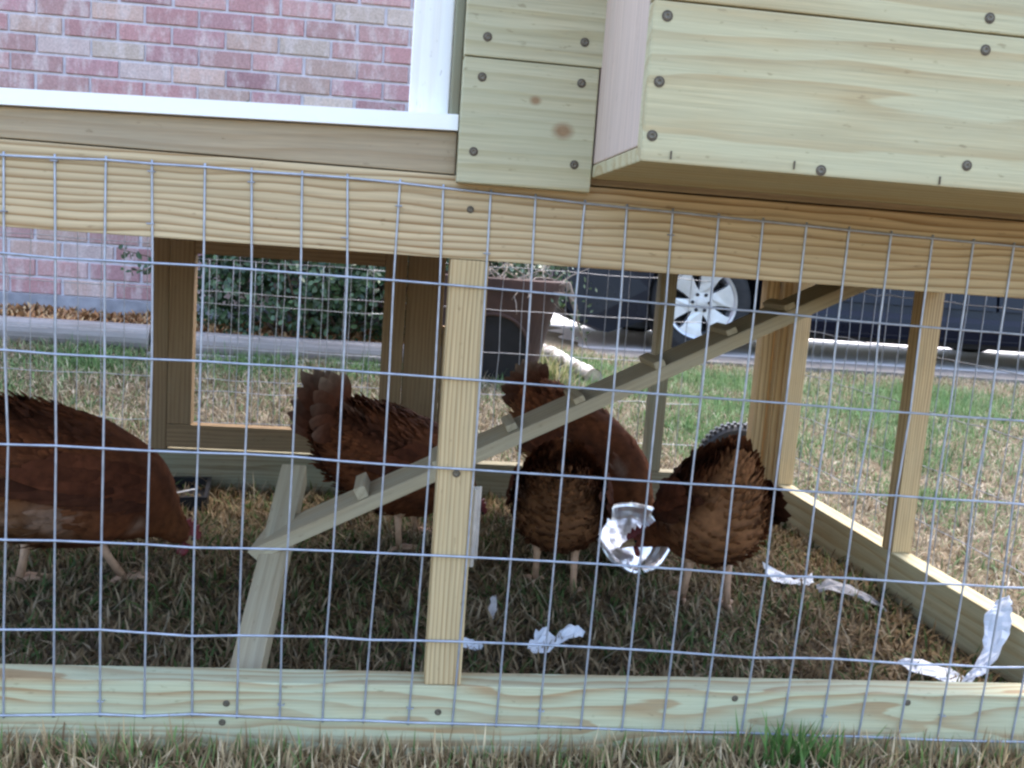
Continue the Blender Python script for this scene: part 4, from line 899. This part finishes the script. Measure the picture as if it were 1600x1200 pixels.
for x0, x1, hx in ((2.86, 4.16, 3.98), (4.18, 5.2, 5.02)):
    dr = MB(); pr = [(x0, .43), (x0, .98), (x1, .99), (x1, .43)] if x0 < 4 else [(x0, .43), (x0, .99), (x1 + .2, 1.0), (x1, .62), (x1 - .42, .43)]
    V = [(x, YN - .006 + .22 * max(0, z - .62), z) for x, z in pr]; V += [(x, y + .03, z) for x, y, z in V]; m_ = len(pr)
    dr.add(V, [tuple(range(m_)), tuple(range(m_, 2 * m_))[::-1]] + [(i, (i + 1) % m_, m_ + (i + 1) % m_, m_ + i) for i in range(m_)]); door = dr.build('door', M_CAR, car)
    hd = MB(); hd.tube([(hx - .09, YN + .05, .90), (hx - .08, YN + .015, .90), (hx + .08, YN + .015, .90), (hx + .09, YN + .05, .90)], .014, 8); hd.build('handle', M_CAR, door, True)
for s, yy in ((1, YN + .02), (-1, YF - .02)):
    hl = MB(); V = [(1.36, yy + s * .02, .66), (1.42, yy - s * .002, .76), (1.72, yy + s * .012, .84), (1.66, yy - s * .0, .74)]; V += [(x, y + s * .10, z) for x, y, z in V]
    hl.add([(x, y - s * .0, z) for x, y, z in V], [(0, 1, 2, 3), (4, 7, 6, 5)] + [(i, (i + 1) % 4, 4 + (i + 1) % 4, 4 + i) for i in range(4)]); hl.build('headlight', M_LAMP, car)
    mi = MB(); M = Matrix.Translation((2.98, yy - s * .07, 1.09)) @ Matrix.Scale(1.0, 4)
    mi.lathe([(.00001, -.06), (.06, -.05), (.09, 0), (.07, .05), (.00001, .065)], 14, M); mi.build('mirror', M_CAR, car, True)
bpn = MB(); bpn.box((1.292, YN + .22, .32), (1.40, YF - .22, .42)); bpn.build('bumper', M_TRIM, car)
un = MB(); un.box((1.7, YN + .2, .17), (5.9, YF - .2, .30)); un.build('underbody', M_TRIM, car)
def wheel_(cx, y, s):
    M = Matrix.Translation((cx, y, WZ)) @ Matrix.Rotation(rad(90) * s, 4, 'X')      # local +Z faces outward
    t_ = MB(); t_.lathe([(.222, -.10), (.27, -.112), (.31, -.10), (.325, -.07), (.327, 0), (.325, .07), (.31, .10), (.27, .112), (.222, .10)], 56, M); 
    for q in range(3): pass
    wh = t_.build('wheel', M_TYRE, car, True)
    r_ = MB(); r_.lathe([(.223, -.10), (.215, -.05), (.195, -.03), (.19, .04), (.205, .085), (.222, .10), (.228, .105), (.224, .112), (.212, .108), (.2, .09)], 56, M)
    for q in range(6):
        Mq = M @ Matrix.Rotation(q * math.pi / 3 + .26, 4, 'Z')
        P = [(.035, -.034), (.10, -.042), (.165, -.060), (.205, -.084), (.213, -.03), (.214, .03), (.205, .084), (.165, .060), (.10, .042), (.035, .034)]
        zt = [.088, .090, .096, .098, .099, .099, .098, .096, .090, .088]; m_ = len(P)
        V = [Mq @ Vector((x, y_, z)) for (x, y_), z in zip(P, zt)] + [Mq @ Vector((x, y_ * 1.08, z - .03)) for (x, y_), z in zip(P, zt)]
        r_.add(V, [tuple(range(m_)), tuple(range(m_, 2 * m_))[::-1]] + [(i, (i + 1) % m_, m_ + (i + 1) % m_, m_ + i) for i in range(m_)])
    r_.lathe([(.00001, .094), (.03, .093), (.034, .090), (.075, .0885), (.08, .08), (.08, .05)], 30, M)
    r_.build('rim', M_ALLOY, wh)
    c_ = MB()
    for q in range(6):
        a = q * math.pi / 3; Mq = M @ Matrix.Translation((.054 * math.cos(a), .054 * math.sin(a), .088)); c_.lathe([(.011, 0), (.011, .010), (.007, .013), (.00001, .013)], 8, Mq)
    c_.build('lug_nut', M_TRIM, wh)
    d_ = MB(); d_.lathe([(.00001, .0), (.185, .0), (.19, -.02)], 32, M); d_.build('brake_disc', M_TRIM, wh)
for cx in WX:
    wheel_(cx, YN + .125, 1); wheel_(cx, YF - .125, -1)
ln = MB()
for cx in WX:
    for y0, y1 in ((YN + .26, YN + .30), (YF - .30, YF - .26)): ln.box((cx - .41, y0, .20), (cx + .41, y1, .80))
ln.build('arch_liner', M_TRIM, car)
